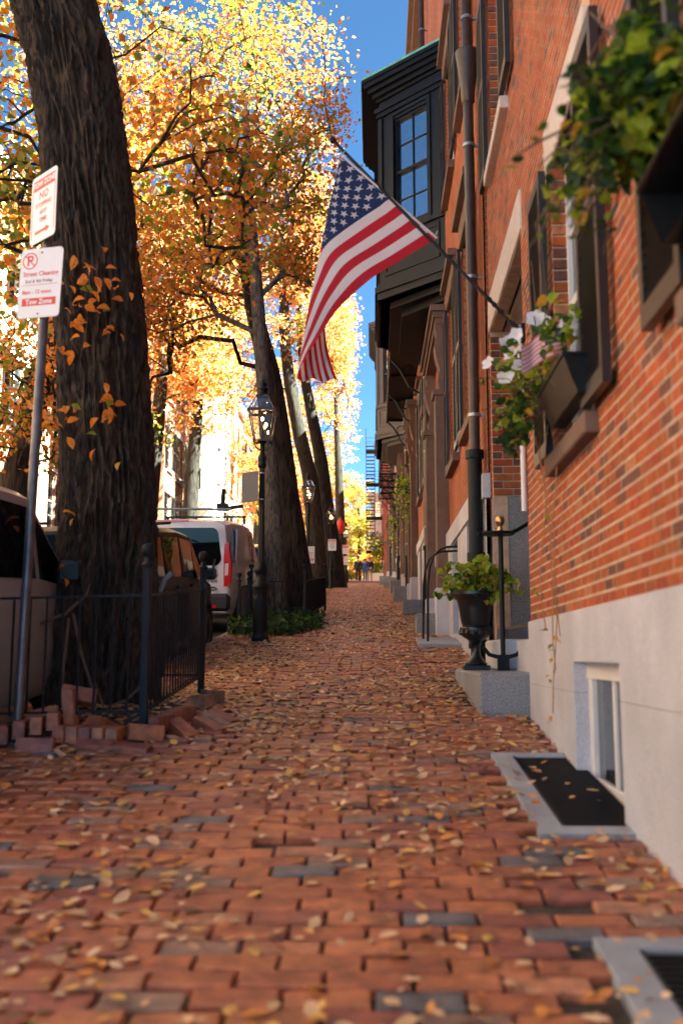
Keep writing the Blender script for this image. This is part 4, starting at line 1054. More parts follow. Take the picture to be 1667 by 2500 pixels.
big = tree('huge furrowed dark trunk in the foreground at left with orange sprigs', [(-2.206, 7.85, 0.511), (-2.164, 7.85, 1.041), (-2.122, 7.85, 1.678), (-2.122, 7.85, 2.367), (-2.174, 7.85, 3.110), (-2.242, 7.85, 3.906), (-2.347, 7.85, 4.701), (-2.457, 7.85, 5.497), (-2.596, 7.85, 6.239), (-2.766, 7.85, 6.823), (-2.978, 7.85, 7.565), (-3.126, 7.85, 8.838)],
            [.54, .43, .385, .35, .345, .335, .335, .335, .35, .355, .34, .28], [((-3.4, 9.6, 7.2), (1.7, 1.8, 1.6), 60), ((-1.55, 10.4, 6.4), (.6, 1.2, 1.2), 40), ((-3.6, 9.3, 5.4), (.7, .9, .9), 26), ((-2.5, 8.5, 10), (2.5, 2.5, 1.5), 40)],
            5200, .10, dict(o=.42, d=.14, y=.2, g=.2, n=.04), BARKN, trunkn=200, ridge=.17, start=.7, rings=230, sig=.26, knots=((-1.0, 4.95, .13), (-1.25, 3.05, .10), (-.5, 5.9, .12)), bmax=.02, group='street trees along the kerb')
# sprigs of leaves growing from the trunk itself
for (dx, dz, n, sx, sz) in ((-.16, 4.35, 5, .06, .07), (.02, 4.12, 16, .12, .14), (.1, 3.8, 16, .12, .14), (-.1, 3.5, 5, .08, .06), (-.14, 3.0, 14, .12, .09), (.08, 3.1, 10, .16, .1), (.24, 3.1, 5, .08, .12), (.2, 2.75, 2, .1, .1), (-.02, 2.28, 2, .05, .03), (-.06, 1.85, 2, .06, .06), (.3, 4.1, 5, .05, .15), (-.3, 2.9, 4, .06, .1)):
    MB().tube([(-.07 + dx + .05, -.30, dz - .72), (-.07 + dx + .02, -.42, dz - .6), (-.07 + dx - sx * .6, -.47, dz - .55 + sz * .6)], [.006, .005, .002], 5).build('sprig_twig', BARKD, big)
    for k in range(n):
        p = Vector((-.07 + dx + random.gauss(0, sx), -.42 - random.uniform(0, .14), dz - .55 + random.gauss(0, sz)))
        put_leaf(big, p, random.uniform(.07, .125), random.choices('odyg', [.55, .25, .12, .08])[0], 0)
# broken vine stems hanging on the trunk foot
b = MB()
for pts in ([(-.03, -.58, .95), (-.05, -.6, .6), (-.06, -.58, .35), (.0, -.55, .1)], [(.0, -.58, .98), (.08, -.62, .7), (.18, -.6, .4), (.2, -.58, .2), (.34, -.6, .05)], [(-.5, -.6, .75), (-.3, -.62, .88), (-.05, -.6, .98), (.1, -.6, 1.12), (.12, -.6, 1.2)], [(.55, -.5, .5), (.4, -.55, .35), (.25, -.58, .3), (.18, -.6, .5)]): MB().tube(pts, [.012] * (len(pts) - 1) + [.005], 6).build('vine_stem', mat('dry_vine', (.12, .075, .05), .8), big, smooth=True)
tree('slim smooth grey trunk rising straight behind the first lamp post', [(-1.8, 18.5, 1.7), (-1.83, 18.5, 2.1), (-1.88, 18.5, 3.66), (-2.0, 18.5, 5.3), (-2.12, 18.5, 6.6), (-2.3, 18.5, 8.8), (-2.5, 18.6, 10.6), (-2.54, 18.8, 12.2)],
     [.25, .21, .18, .16, .14, .12, .09, .05], [((-3.1, 20.0, 12.6), (2.1, 1.7, 3.6), 95), ((-1.5, 19.8, 11.8), (.9, 1.4, 2.6), 40), ((-4.2, 19, 8.6), (1.8, 1.9, 1.7), 45), ((-1.6, 19.6, 8.4), (.7, .9, 1.2), 20)], 13500, .10, PALG, BARKG, start=.45)
tree('thick dark trunk leaning left behind the slim grey trunk', [(-1.55, 21.5, 1.9), (-1.6, 21.5, 2.4), (-1.7, 21.5, 3.1), (-1.89, 21.5, 4.54), (-2.06, 21.5, 6.), (-2.3, 21.5, 7.5), (-2.6, 21.5, 8.5), (-2.79, 21.5, 9.5), (-2.98, 21.5, 10.5), (-3.1, 21.5, 11.8)],
     [.42, .36, .32, .28, .25, .23, .215, .18, .14, .08], [((-4.6, 21.5, 12.2), (2.6, 2.4, 3.6), 110), ((-5.4, 20, 7.8), (1.7, 2.2, 1.5), 40), ((-2.2, 21.5, 14.5), (2, 2, 2), 45)], 11500, .105, PAL, BARKD, start=.5, trunkn=40, ridge=.03, rings=60,
     extra=([(-2.3, 21.5, 7.4), (-1.75, 21.4, 8.1), (-1.7, 21.4, 9.0), (-1.35, 21.4, 9.9)],))
tree('dark trunk with a high fork standing behind the second lamp', [(-2.42, 46, 3.08), (-2.52, 46, 4.10), (-2.69, 46, 6.32), (-2.95, 46, 9.38), (-3.48, 46, 11.43), (-3.90, 46, 13.64), (-4.19, 46, 15.69), (-4.33, 46, 18.93), (-4.26, 46, 21.65)],
     [.62, .50, .43, .38, .34, .30, .27, .21, .11], [((-4.6, 46, 22), (3.4, 3, 6.5), 110), ((-7, 45, 15), (2.6, 2.5, 2.8), 40), ((-2.6, 46, 17.5), (1.4, 2, 3), 34)], 17000, .15, PAL_SUN, BARKD, start=.5, trunkn=36, ridge=.03, rings=50)
tree('dark leaning trunk behind the third lamp, fourth along the kerb', [(-1.68, 47.5, 3.72), (-1.79, 47.5, 4.56), (-2.01, 47.5, 6.51), (-2.31, 47.5, 8.61), (-2.58, 47.5, 10.70), (-3.02, 47.5, 12.94), (-3.35, 47.5, 14.62), (-3.58, 47.5, 16.71), (-3.77, 47.5, 19.78)],
     [.60, .48, .40, .36, .325, .28, .23, .18, .1], [((-3.2, 47.5, 21), (2.2, 2.6, 5.5), 90), ((-1.7, 47.5, 16.5), (1.0, 1.8, 3), 34)], 11000, .15, PAL_SUN, BARKD, start=.5, trunkn=30, ridge=.03, rings=40)
tree('tall dark forked tree with bare upper twigs at the far end of the row', [(-2.27, 70, 6.13), (-2.33, 70, 8.98), (-2.40, 70, 11.57), (-2.46, 70, 13.65), (-2.59, 70, 16.50), (-2.72, 70, 20.39)], [.5, .36, .33, .31, .22, .12], [((-2.59, 70, 22.98), (1.45, 2.6, 6), 90), ((-5.19, 70, 19.09), (2, 2.5, 4), 40)], 7500, .15, PAL_SUN, BARKD, start=.5,
     extra=([(-2.40, 70, 12.61), (-1.56, 70, 13.65), (-0.97, 70, 15.07), (-0.88, 70, 16.50)], [(-2.33, 70, 8.72), (-1.69, 70, 10.41), (-1.04, 70, 12.09), (-0.65, 70, 13.39), (-0.78, 70, 14.43)]))
tree('pale sunlit tree at the far end beyond the forked one', [(-2.9, 84, 7.3), (-2.9, 84, 10), (-3, 84, 15), (-3, 84, 20)], [.4, .3, .2, .1], [((-3, 84, 22), (2.1, 3, 8), 80), ((-5, 84, 17), (2.4, 3, 4), 40)], 7000, .18, PAL_SUN, BARKD, start=.3)
# the far side of the street
for i, (lb, px, py, lean, cz, r, n, pal) in enumerate((
        ('leaning dark trunk across the street at the left edge', -7.0, 18, .85, 8.3, (2.2, 2.6, 2.3), 14000, PAL), ('orange tree across the street behind the white van', -7.3, 31, .5, 12.2, (2.6, 4, 4.2), 12000, PAL_SUN),
        ('bright tree across the street between the brick and the pale houses', -7.6, 40, .4, 15.5, (3.0, 4, 5.5), 12000, PAL_SUN), ('sunlit orange tree across the street beyond the pale house', -6.9, 58, .3, 13.5, (3.2, 4, 6.5), 11000, PAL_SUN),
        ('far orange tree across the street near the crest', -6.2, 76, .2, 16.5, (3.2, 4, 7.5), 9000, PAL_SUN))):
    g_ = G(py); h = cz - g_
    path = [(px, py, g_), (px + .1 * lean, py, g_ + .8), (px + .35 * lean, py, g_ + h * .35), (px + .75 * lean, py, g_ + h * .6), (px + 1.1 * lean, py, g_ + h * .85), (px + 1.2 * lean, py, g_ + h * 1.15)]
    tree(lb, path, [.42, .36, .31, .24, .16, .08], ([((-6.2, 20.5, 12.6), (2.6, 2.6, 3.6), 90), ((-4.6, 19.5, 10.5), (1.3, 1.5, 1.6), 20)] if i == 0 else []) + [((px + .9 * lean + .2, py, cz), r, 110), ((px + .9, py - .5, g_ + h * (.62 if i in (0, 3, 4) else .8)), (1.8, 2.4, 1.1), 34)], n, .12 + .02 * i, pal, BARKD, group='trees across the street', start=.4)
for i, (lb, px, py, s) in enumerate((('small golden tree closing the view on the right of the far end', -1.5, 97, 1.), ('green topped golden tree closing the view at the far end', -3.6, 103, 1.15), ('wide orange tree at the very end of the road', -8, 112, 1.3), ('low spreading golden tree filling the gap at the end of the pavement', -2.2, 124, 1.2))):
    g_ = G(py); tree(lb, [(px, py, g_ - .2), (px, py, g_ + 1.5), (px + .2, py, g_ + 4 * s), (px, py, g_ + 7 * s)], [.3, .26, .2, .1], [((px, py, g_ + 6 * s), (2.4 * s, 3, 4.6 * s), 70), ((px + .3, py - 1, g_ + 1.9), (2.8 * s, 2, 2.4), 70)], 12000, .22, dict(o=.25, y=.35, g=.28, p=.12), BARKD, group='trees at the end of the street', start=.3)

# ------------------------------------------------------------------ gas lamps
GLOW = emitmat('lamp_mantle', (1, .62, .28), 6)
def lamp_post():
    t = thing('street_lamp', 'x', 'street lamp', group='gas lamps along the kerb')
    o = math.pi / 8
    b = MB(); b.lathe([(.13, 0), (.135, .05), (.12, .09), (.11, .12), (.108, .68), (.115, .71), (.118, .74)], 8, phase=o)
    for k in range(8):
        a = k * math.pi / 4 + math.pi / 4
        b.obox((.103 * math.cos(a), .103 * math.sin(a), .4), (.012, .05, .46), (0, 0, a))
    b.build('base', IRON, t, bevel=.004)
    b = MB(); b.lathe([(.118, .74), (.13, .78), (.132, .81), (.12, .84), (.085, .90), (.07, .97), (.085, 1.0), (.098, 1.03), (.1, 1.06), (.088, 1.09), (.075, 1.12), (.068, 1.16)], 24); b.build('collar', IRON, t, smooth=True)
    b = MB(); n = 20
    prof = [(.056, 1.16), (.05, 1.4), (.042, 2.3), (.04, 2.58)]
    vs = []
    b.lathe(prof, n)
    for k, v in enumerate(b.v):
        if k % 2: b.v[k] = (v[0] * .86, v[1] * .86, v[2])
    b.build('column', IRON, t)
    b = MB(); b.lathe([(.04, 2.58), (.06, 2.6), (.068, 2.64), (.052, 2.67), (.064, 2.70), (.07, 2.74), (.05, 2.78), (.036, 2.82), (.034, 2.95), (.05, 2.97), (.09, 2.985), (0, 2.99)], 20); b.build('neck', IRON, t, smooth=True)
    b = MB()
    for sx in (-1, 1):
        for sy in (-1, 1): b.tube([(0, 0, 2.86), (sx * .06, sy * .06, 2.87), (sx * .115, sy * .115, 2.93), (sx * .128, sy * .128, 3.0)], .008, 6)
    b.build('yoke', IRON, t)
    z0, z1, z2, z3 = 2.99, 3.43, 3.47, 3.69; a0, a1, a2, a3 = .115, .19, .2, .085
    f = MB()
    for sx in (-1, 1):
        for sy in (-1, 1):
            f.tube([(sx * a0, sy * a0, z0), (sx * a1, sy * a1, z1)], .011, 6); f.tube([(sx * a2 * .93, sy * a2 * .93, z2), (sx * a3, sy * a3, z3)], .009, 6)
    for a, za, th in ((a0, z0, .02), (a2, z1 + .02, .04)):
        for s in (-1, 1): f.box(-a, a, s * a - .013, s * a + .013, za - th / 2, za + th / 2); f.box(s * a - .013, s * a + .013, -a + .013, a - .013, za - th / 2, za + th / 2)
    for s in (-1, 1): f.box(-a3, a3, s * a3 - .01, s * a3 + .01, z3 - .012, z3 + .012); f.box(s * a3 - .01, s * a3 + .01, -a3 + .01, a3 - .01, z3 - .012, z3 + .012)
    la = f.build('lantern', BRONZE, t)
    for q, (ra, za, rb, zb_) in enumerate(((a0, z0, a1, z1), (a2 * .93, z2, a3, z3))):
        for k in range(4):
            E = Matrix.Rotation(k * math.pi / 2, 3, 'Z'); vs = [E @ Vector(v) for v in ((-ra, -ra, za), (ra, -ra, za), (rb, -rb, zb_), (-rb, -rb, zb_))]
            MB().add(vs, [(0, 1, 2, 3)]).build('glass_pane', LGLASS, la)
    b = MB(); b.lathe([(.095, 3.68), (.1, 3.70), (.075, 3.725), (.07, 3.78), (.085, 3.79), (.08, 3.81), (.05, 3.83), (.055, 3.85), (.06, 3.875), (.05, 3.9), (.025, 3.915), (.02, 3.93), (.026, 3.945), (.012, 3.965), (0, 3.975)], 20); b.build('chimney_cap', IRON, t, smooth=True)
    b = MB()
    for dx, dz in ((-.005, .03), (.05, -.06)): b.lathe([(0, 3.28 + dz), (.014, 3.285 + dz), (.019, 3.31 + dz), (.015, 3.335 + dz), (0, 3.34 + dz)], 10, (dx, .01, 0))
    b.build('mantle', GLOW, la, smooth=True)
    b = MB(); b.tube([(0, 0, 2.99), (0, 0, 3.36)], .008, 6); b.tube([(-.06, .01, 3.35), (.06, .01, 3.35)], .006, 6); b.build('burner', IRON, la)
    return t
lp0 = lamp_post()
for i, (x, yv, lb) in enumerate(((-1.67, 14.65, 'nearest lit gas lamp beside the slim grey trunk with a sign back on its post'), (-1.99, 30, 'second lit gas lamp with the street cleaning sign below it'),
                                 (-1.94, 45, 'third lit gas lamp above the resident parking sign'), (-1.79, 64, 'farthest lit gas lamp next to the red fire alarm lamp'))):
    o = lp0 if i == 0 else copy_tree(lp0)
    o.location = (x, yv, H(x, yv) - .01); o['label'] = lb; o.rotation_euler = (0, 0, .12 * i)

# ------------------------------------------------------------------ signs
def plate(w, h, r=.03, t=.003, n=5):
    P = []
    for cx, cz, a0 in ((w / 2 - r, h / 2 - r, 0), (-w / 2 + r, h / 2 - r, 90), (-w / 2 + r, -h / 2 + r, 180), (w / 2 - r, -h / 2 + r, 270)):
        for k in range(n + 1): a = R(a0 + 90 * k / n); P.append((cx + r * math.cos(a), cz + r * math.sin(a)))
    return MB().prism(P, 'y', 0, t)
def cleaning_sign(t, x, y, z, yaw, w=.31, h=.46, tilt=0):
    p = plate(w, h).build('sign_plate', SIGNW, t, loc=(x, y, z), rot=(0, tilt, yaw)); k = h / .46
    plate(w, h).build('plate_back', SIGNBK, p, loc=(0, .0032, 0))
    c = MB(); n = 28
    for i in range(n):
        a, b = 2 * math.pi * i / n, 2 * math.pi * (i + 1) / n
        c.add([(r * math.cos(q), 0, r * math.sin(q)) for q in (a, b) for r in (.048 * k, .056 * k)], [(0, 1, 3, 2)])
    c.obox((0, .0003, 0), (.1 * k, .0006, .008 * k), (0, R(45), 0)); c.build('ring', SIGNR, p, loc=(-.085 * k, -.0008, .15 * k))
    letter('P', .095 * k, SIGNR, p, -.085 * k, -.0006, .148 * k, .002)
    letter('Street Cleaning', .042 * k, SIGNR, p, 0, -.0008, .06 * k, .0008)
    letter('2nd & 4th Friday', .030 * k, SIGND, p, -.01 * k, -.0008, .012 * k, .0004)
    MB().box(-.13 * k, .13 * k, -.0012, -.0006, -.014 * k, -.011 * k).build('rule', SIGNR, p)
    letter('8am - 12 noon', .036 * k, SIGNR, p, -.02 * k, -.0008, -.06 * k, .0008)
    MB().box(-.125 * k, .125 * k, -.0012, -.0006, -.15 * k, -.10 * k).build('tow_bar', SIGNR, p)
    letter('Tow Zone', .045 * k, SIGNW, p, 0, -.0016, -.126 * k, .0012)
    b = MB()
    for zz in (.2, -.205): b.tube([(0.0, -.004, zz * k), (0, .002, zz * k)], .006, 8)
    b.build('bolt', IRON, p); return p
def stopping_sign(t, x, y, z, yaw, w=.31, h=.46):
    p = plate(w, h).build('sign_plate', SIGNW, t, loc=(x, y, z), rot=(0, 0, yaw))
    plate(w, h).build('plate_back', SIGNBK, p, loc=(0, .0032, 0))
    b = MB(); b.box(-.14, .14, -.0012, -.0004, .135, .21)
    for s in (-1, 1): b.box(s * .142 - .003, s * .142 + .003, -.0012, -.0004, -.2, .134)
    b.build('header', SIGNR, p)
    letter('TOW ZONE', .052, SIGNW, p, 0, -.0018, .173, .0015)
    for s, sz, zz in (('NO', .075, .085), ('STOPPING', .044, .02), ('ANY', .044, -.035), ('TIME', .044, -.09)): letter(s, sz, SIGNR, p, 0, -.0008, zz, .001)
    a = MB(); a.prism([(-.10, -.178), (.04, -.178), (.04, -.192), (.09, -.168), (.04, -.144), (.04, -.158), (-.10, -.158)], 'y', -.0012, -.0004); a.build('arrow', SIGNR, p); return p
sp = thing('sign_post', 'leaning steel pole with two parking signs in front of the big trunk', 'sign', (-2.24, 6.3, H(-2.2, 6.3) - .05))
hb_ = sp.location.z
MB().tube([(0, 0, 0), (.055, 0, 3.41 - hb_), (.065, 0, 4.35 - hb_)], .031, 16).build('pole', mat('steel_pole', (.10, .095, .105), .35, metal=.5, var=.3, vscale=6), sp, smooth=True)
cleaning_sign(sp, .035, -.045, 3.64 - hb_, R(-16), .325, .48, R(2)); stopping_sign(sp, .04, -.06, 4.17 - hb_, R(-42), .325, .48)
def lamp_sign(label, x, y, z, fn):
    t = thing('parking_sign', label, 'sign', (x, y, z)); fn(t)
    b = MB()
    for zz in (-.15, .15): b.lathe([(.05, zz), (.05, zz + .02)], 14, (0, .06, 0))
    b.build('pole_band', GREYM, t); return t
t = thing('parking_sign', 'grey back of a sign clamped to the nearest lamp post', 'sign', (-1.67, 14.65, 3.68)); plate(.33, .46).build('sign_plate', SIGNBK, t, loc=(-.175, -.03, 0), rot=(0, 0, R(-35)))
b = MB(); [b.lathe([(.055, zz), (.055, zz + .02)], 14) for zz in (-.2, .2)]; b.build('pole_band', GREYM, t)
lamp_sign('white street cleaning sign on the second lamp post', -1.99, 29.93, 4.19, lambda t: cleaning_sign(t, .04, -.02, 0, R(-8), .33, .52))
def res(t):
    p = plate(.37, .52).build('sign_plate', SIGNW, t, loc=(.05, -.02, 0), rot=(0, 0, R(-4))); MB().box(-.17, .17, -.0012, -.0004, .15, .24).build('header', SIGNR, p); letter('TOW ZONE', .055, SIGNW, p, 0, -.0018, .195, .001)
    for s, zz in (('Resident', .09), ('Permit', .01), ('Parking', -.07), ('Only', -.15)): letter(s, .075, SIGNG, p, 0, -.0008, zz, .002)
lamp_sign('white and green resident permit parking sign on the third lamp post', -1.94, 44.93, 6.15, res)
def red2(t):
    p = plate(.42, .58).build('sign_plate', SIGNW, t, loc=(-.02, -.02, .0)); MB().box(-.19, .19, -.0012, -.0004, .1, .26).build('header', SIGNR, p)
    letter('TOW ZONE', .06, SIGNW, p, 0, -.0018, .18, .001)
    for s, zz in (('NO', .04), ('STOPPING', -.07), ('ANY TIME', -.18)): letter(s, .07, SIGNR, p, 0, -.0008, zz, .002)
    q = cleaning_sign(t, -.05, -.03, -.72, 0, .38, .56)
lamp_sign('pair of stacked white and red signs on the farthest lamp post', -1.79, 63.93, 7.95, red2)
fa = thing('fire_alarm_post', 'post with a red fire alarm lantern beside the farthest gas lamp', 'lamp post', (-2.1, 62, G(62)))
MB().tube([(0, 0, 0), (0, 0, 3.1)], .06, 12).build('post', IRONB, fa, smooth=True)
REDL = mat('red_lantern', (.6, .03, .02), .3); MB().lathe([(.05, 3.1), (.2, 3.2), (.3, 3.5), (.26, 3.75), (.1, 4.0), (.03, 4.15), (0, 4.16)], 16).build('lantern', REDL, fa, smooth=True)
MB().box(-.2, .2, -.22, -.05, 1.0, 1.8).build('alarm_box', REDL, fa, bevel=.03)

# ------------------------------------------------------------------ iron fences round the tree pits
def fence(label, pts, hp, hr, bars=.11, post=.052, ball=.045, group='iron fences round the tree pits', rail_z=.16):
    x0, y0 = pts[0]; zg = H(x0, y0); t = thing('iron_fence', label, 'fence', (x0, y0, zg), group=group)
    L = [Vector((x - x0, yv - y0, H(x, yv) - zg)) for x, yv in pts]
    for i, p in enumerate(L):
        b = MB(); b.box(p.x - post / 2, p.x + post / 2, p.y - post / 2, p.y + post / 2, p.z - .15, p.z + hp - .16); po = b.build('post', IRONB, t, bevel=.004)
        b = MB(); b.lathe([(post * .75, hp - .16), (post * .8, hp - .14), (post * .4, hp - .12), (post * .35, hp - .09), (ball * .7, hp - .08), (ball, hp - .045), (ball * .75, hp - .01), (0, hp)], 14, (p.x, p.y, p.z)); b.build('finial', IRONB, po, smooth=True)
    for i in range(len(L) - 1):
        a, c = L[i], L[i + 1]; d = c - a; n = max(2, int(d.length / bars))
        for z in (rail_z, hr): MB().tube([a + Vector((0, 0, z)), c + Vector((0, 0, z))], .011, 4).build('rail', IRONB, t)
        for k in range(1, n):
            p = a.lerp(c, k / n); MB().tube([p + Vector((0, 0, rail_z - .02)), p + Vector((0, 0, hr + .01))], .0085, 5).build('bar', IRONB, t)
    return t
fence('black iron fence with ball finials around the big foreground trunk', [(-3.0, 6.45), (-1.478, 6.45), (-1.5, 8.7), (-2.3, 8.75)], 1.24, .90, bars=.105)
fence('low iron fence along the kerb at the edge of the ivy', [(-2.2, 16.2), (-2.2, 17.5)], 1.0, .75)
fence('iron fence around the two trunks beyond the ivy', [(-2.2, 17.8), (-1.25, 17.9), (-1.15, 23.4), (-2.2, 23.5)], 1.12, .80, bars=.13, ball=.05)
mb = MB(); mb.tube([(0, 0, 0), (-.05, 0, -.05), (-.08, 0, -.13), (-.13, 0, -.2)], .022, 8); o = mb.build('fence_strip', mat('strip_grey', (.2, .25, .31), .4), None, smooth=True, loc=(-1.64, 8.0, H(-1.64, 8.0) + 1.02)); tag(o, 'curved grey strip at the side of the foreground fence', 'strap')  # grey strip modelled after an unidentified curved shape by the fence

# loose bricks edging the pit
def edging(label, items):
    x0, y0 = items[0][0], items[0][1]; t = thing('brick_edging', label, 'edging', (x0, y0, H(x0, y0)))
    for x, yv, dz, rot, k, m in items:
        key = ('eb', k)
        if key not in MATS:
            vs, fs = brick_shape(.225, .105, .07, .005); vs = [(a, b_, c + .03) for a, b_, c in vs]; fs = fs + [(3, 2, 1, 0)]; mb = MB().add(vs, fs); MATS[key] = mb.mesh('brick', PAVE[k])
        link('brick', MATS[key], t, (x - x0, yv - y0, H(x, yv) + dz - H(x0, y0)), [R(a) for a in rot])
it = []
for k in range(7): it.append((-2.52 + .085 * k + .0, 6.35 + .055 * k, .03 + .012 * k, (90, 0, 96 + 8), random.choice((0, 1, 2)), 0))      # slanting row of soldiers at left
for k in range(5): it.append((-1.93 + .083 * k, 6.62, .035, (90, 0, 90 + random.uniform(-3, 3)), random.choice((1, 0, 2)), 0))
it += [(-1.43, 6.68, .05, (84, 6, 24), 0, 0), (-1.38, 6.9, .07, (90, -4, 78), 2, 0), (-1.33, 7.15, .075, (88, -5, 80), 2, 0), (-1.3, 7.38, .06, (90, 0, 82), 2, 0), (-1.32, 7.75, .05, (85, 0, 70), 4, 0), (-1.28, 8.0, .06, (90, 4, 60), 4, 0),
       (-1.12, 7.2, .02, (4, 22, -30), 2, 0), (-1.1, 7.38, .02, (4, 24, -28), 4, 0), (-1.08, 7.55, .02, (6, 20, -32), 2, 0), (-2.15, 6.85, .10, (20, -12, 30), 3, 0), (-2.35, 6.9, .12, (14, -16, 24), 0, 0), (-1.25, 6.95, .03, (10, 26, -40), 0, 0),
       (-1.95, 6.82, .16, (0, 84, 0), 1, 0), (-1.96, 7.0, .2, (60, 10, 10), 0, 0), (-2.02, 6.36, .02, (78, 0, 2), 2, 0), (-1.68, 6.42, .012, (20, 0, 0), 2, 0), (-2.4, 6.2, .03, (16, -10, 12), 1, 0), (-1.45, 6.4, .01, (12, 4, -8), 2, 0), (-1.75, 6.9, .04, (10, 20, 60), 0, 0)]
it = [(x, yv - .36 + .0 * x, dz, r_, k, m) if yv < 7.6 else (x, yv, dz, r_, k, m) for x, yv, dz, r_, k, m in it]
edging('tilted loose bricks edging the pit of the big foreground trunk', it)
# soil inside the pit
mb = MB(); xs = np.linspace(-2.3, -1.45, 10); ys = np.linspace(6.4, 8.8, 18)
mb.v = [(x, yv, H(x, yv) + .0 + .05 * noise.noise((x * 4, yv * 4, 1))) for yv in ys for x in xs]; mb.f = [(j * 10 + i, j * 10 + i + 1, (j + 1) * 10 + i + 1, (j + 1) * 10 + i) for j in range(17) for i in range(9)]; mb.m = [0] * len(mb.f)
mb.build('pit_soil', EARTH, kind='structure')
# ivy round the lamp foot
P = []
while len(P) < 2600:
    x, yv = random.uniform(-2.3, -.85), random.uniform(15.2, 20.2)
    if ((x + 1.75) / .85) ** 2 + ((yv - 17.6) / 2.4) ** 2 < 1 + .35 * noise.noise((x * 3, yv * 2, 4)): P.append((x, yv, H(x, yv) + random.uniform(.02, .3) * (.5 + .5 * noise.noise((x * 2.5, yv * 2.5, 2)) + .3)))
me = quads_mesh('ivy', leaves_arr(np.array(P), .10, up=1.2), rng.choice(2, len(P), p=[.65, .35]), [LEAF['k'], LEAF['n']]); o = link('ground_ivy', me); tag(o, 'dark green ivy spreading around the foot of the nearest lamp post', 'ivy', kind='stuff')
# ------------------------------------------------------------------ parked vehicles
def vehicle(label, name, cat, loc, paint, st, hw, tum, gl, wheels, sub=None, rear=None, trim=None):
    """st: stations (y, z_low, z_belt, z_top); half width hw; glass spans gl"""
    t = thing(name, label, cat, loc, (SLOPE, 0, 0), 'cars parked along the kerb'); b = MB(); rows = []
    n = len(st); y0, y1 = st[0][0], st[-1][0]
    for y, zl, zb, zt in st:
        e = min((y - y0) / .5, (y1 - y) / .8, 1.); e = .86 + .14 * math.sqrt(max(0, e)); w = hw * e
        cab = max(0., min(1., (zt - zb) / .4)); wt = w - tum * cab
        rows.append([(0, zl), (w * .93, zl), (w * .985, zl + .14), (w, zl + (zb - zl) * .45), (w * .985, zb), (wt + .01, zt - .07 if cab > .3 else zb + (zt - zb) * .6), (wt - .10, zt - .012), (0, zt + .015)])
    k = len(rows[0]); vs = []; fs = []
    for sgn in (1, -1):
        off = len(vs)
        for i, r in enumerate(rows): vs += [(sgn * x, st[i][0], z) for x, z in r]
        for i in range(n - 1):
            for j in range(k - 1): fs.append((off + i * k + j, off + i * k + j + 1, off + (i + 1) * k + j + 1, off + (i + 1) * k + j))
        fs.append(tuple(off + j for j in range(k))); fs.append(tuple(off + (n - 1) * k + j for j in range(k)))
    b.add(vs, fs); body = b.build('body', paint, t, smooth=True, auto=32)
    def S(i, j, sg): x, z = rows[i][j]; return Vector((sg * x, st[i][0], z))
    for (i0, i1, nm) in gl['side']:
        for sg in (1, -1):
            A, B_, C, D = S(i0, 4, sg), S(i1, 4, sg), S(i1, 5, sg), S(i0, 5, sg); nn = (B_ - A).cross(D - A).normalized(); nn = nn if nn.x * sg > 0 else -nn
            L = lambda u, v: (A.lerp(B_, u)).lerp(D.lerp(C, u), v) + nn * .006
            MB().add([L(.05, .10), L(.95, .10), L(.95, .9), L(.05, .9)], [(0, 1, 2, 3)]).build('side_window', CARGL, t)
    for (i0, i1, nm) in gl['slope']:
        A, B_, C, D = S(i0, 6, -1), S(i0, 6, 1), S(i1, 6, 1), S(i1, 6, -1); nn = (B_ - A).cross(D - A).normalized(); nn = nn if nn.z > 0 else -nn
        L = lambda u, v: (A.lerp(B_, u)).lerp(D.lerp(C, u), v) + nn * .022
        MB().add([L(.04, .06), L(.96, .06), L(.96, .94), L(.04, .94)], [(0, 1, 2, 3)]).build(nm, CARGL, t)
    for wy in wheels:
        for sg in (1, -1):
            w = MB(); w.lathe([(.19, -.1), (.31, -.1), (.335, -.07), (.335, .07), (.31, .1), (.19, .1)], 26); wo = w.build('wheel', RUB, t, loc=(sg * (hw - .085), wy, .335), rot=(0, sg * R(90), 0), smooth=True)
            r_ = MB(); r_.lathe([(0, .075), (.06, .08), (.07, .095), (.1, .08), (.18, .09), (.2, .104), (.2, .0), (0, .0)], 20); r_.build('rim', GREYM, wo)
            a = MB(); a.lathe([(.405, -.09), (.405, .095), (.39, .102), (.345, .09), (.34, -.09)], 32); a.build('wheel_arch', mat('arch_black', (.008, .008, .008), .9), t, loc=(sg * (hw - .085), wy, .345), rot=(0, sg * R(90), 0))
    tr = trim or mat('trim_black', (.02, .02, .022), .5)
    MB().box(-hw * .9, hw * .9, y0 - .06, y0 + .12, st[0][1] + .02, st[0][1] + .30).build('bumper', tr if rear else paint, t, bevel=.05); MB().box(-hw * .9, hw * .9, y1 - .12, y1 + .05, st[-1][1] + .05, st[-1][1] + .32).build('bumper', tr if rear else paint, t, bevel=.05)
    ix = next(i for i in range(n) if st[i][3] - st[i][2] > .25)
    for sg in (1, -1):
        MB().tube([(sg * (hw - tum - .06), st[ix + 1][0] + .1, st[ix + 1][3] + .03), (sg * (hw - tum - .06), st[ix + 2][0] - .1, st[ix + 2][3] + .05)], .02, 6).build('roof_rail', tr, t)
    return t, rows, S
def door_bits(t, hw, ys, z, paint, mirror=None):
    for sg in (1, -1):
        for yv in ys: MB().obox((sg * (hw + .012), yv, z), (.035, .2, .035)).build('door_handle', GREYM if paint is None else paint, t, bevel=.008)
        if mirror: MB().obox((sg * (hw + .12), mirror, z + .14), (.2, .11, .16)).build('wing_mirror', BLACKP, t, bevel=.03)
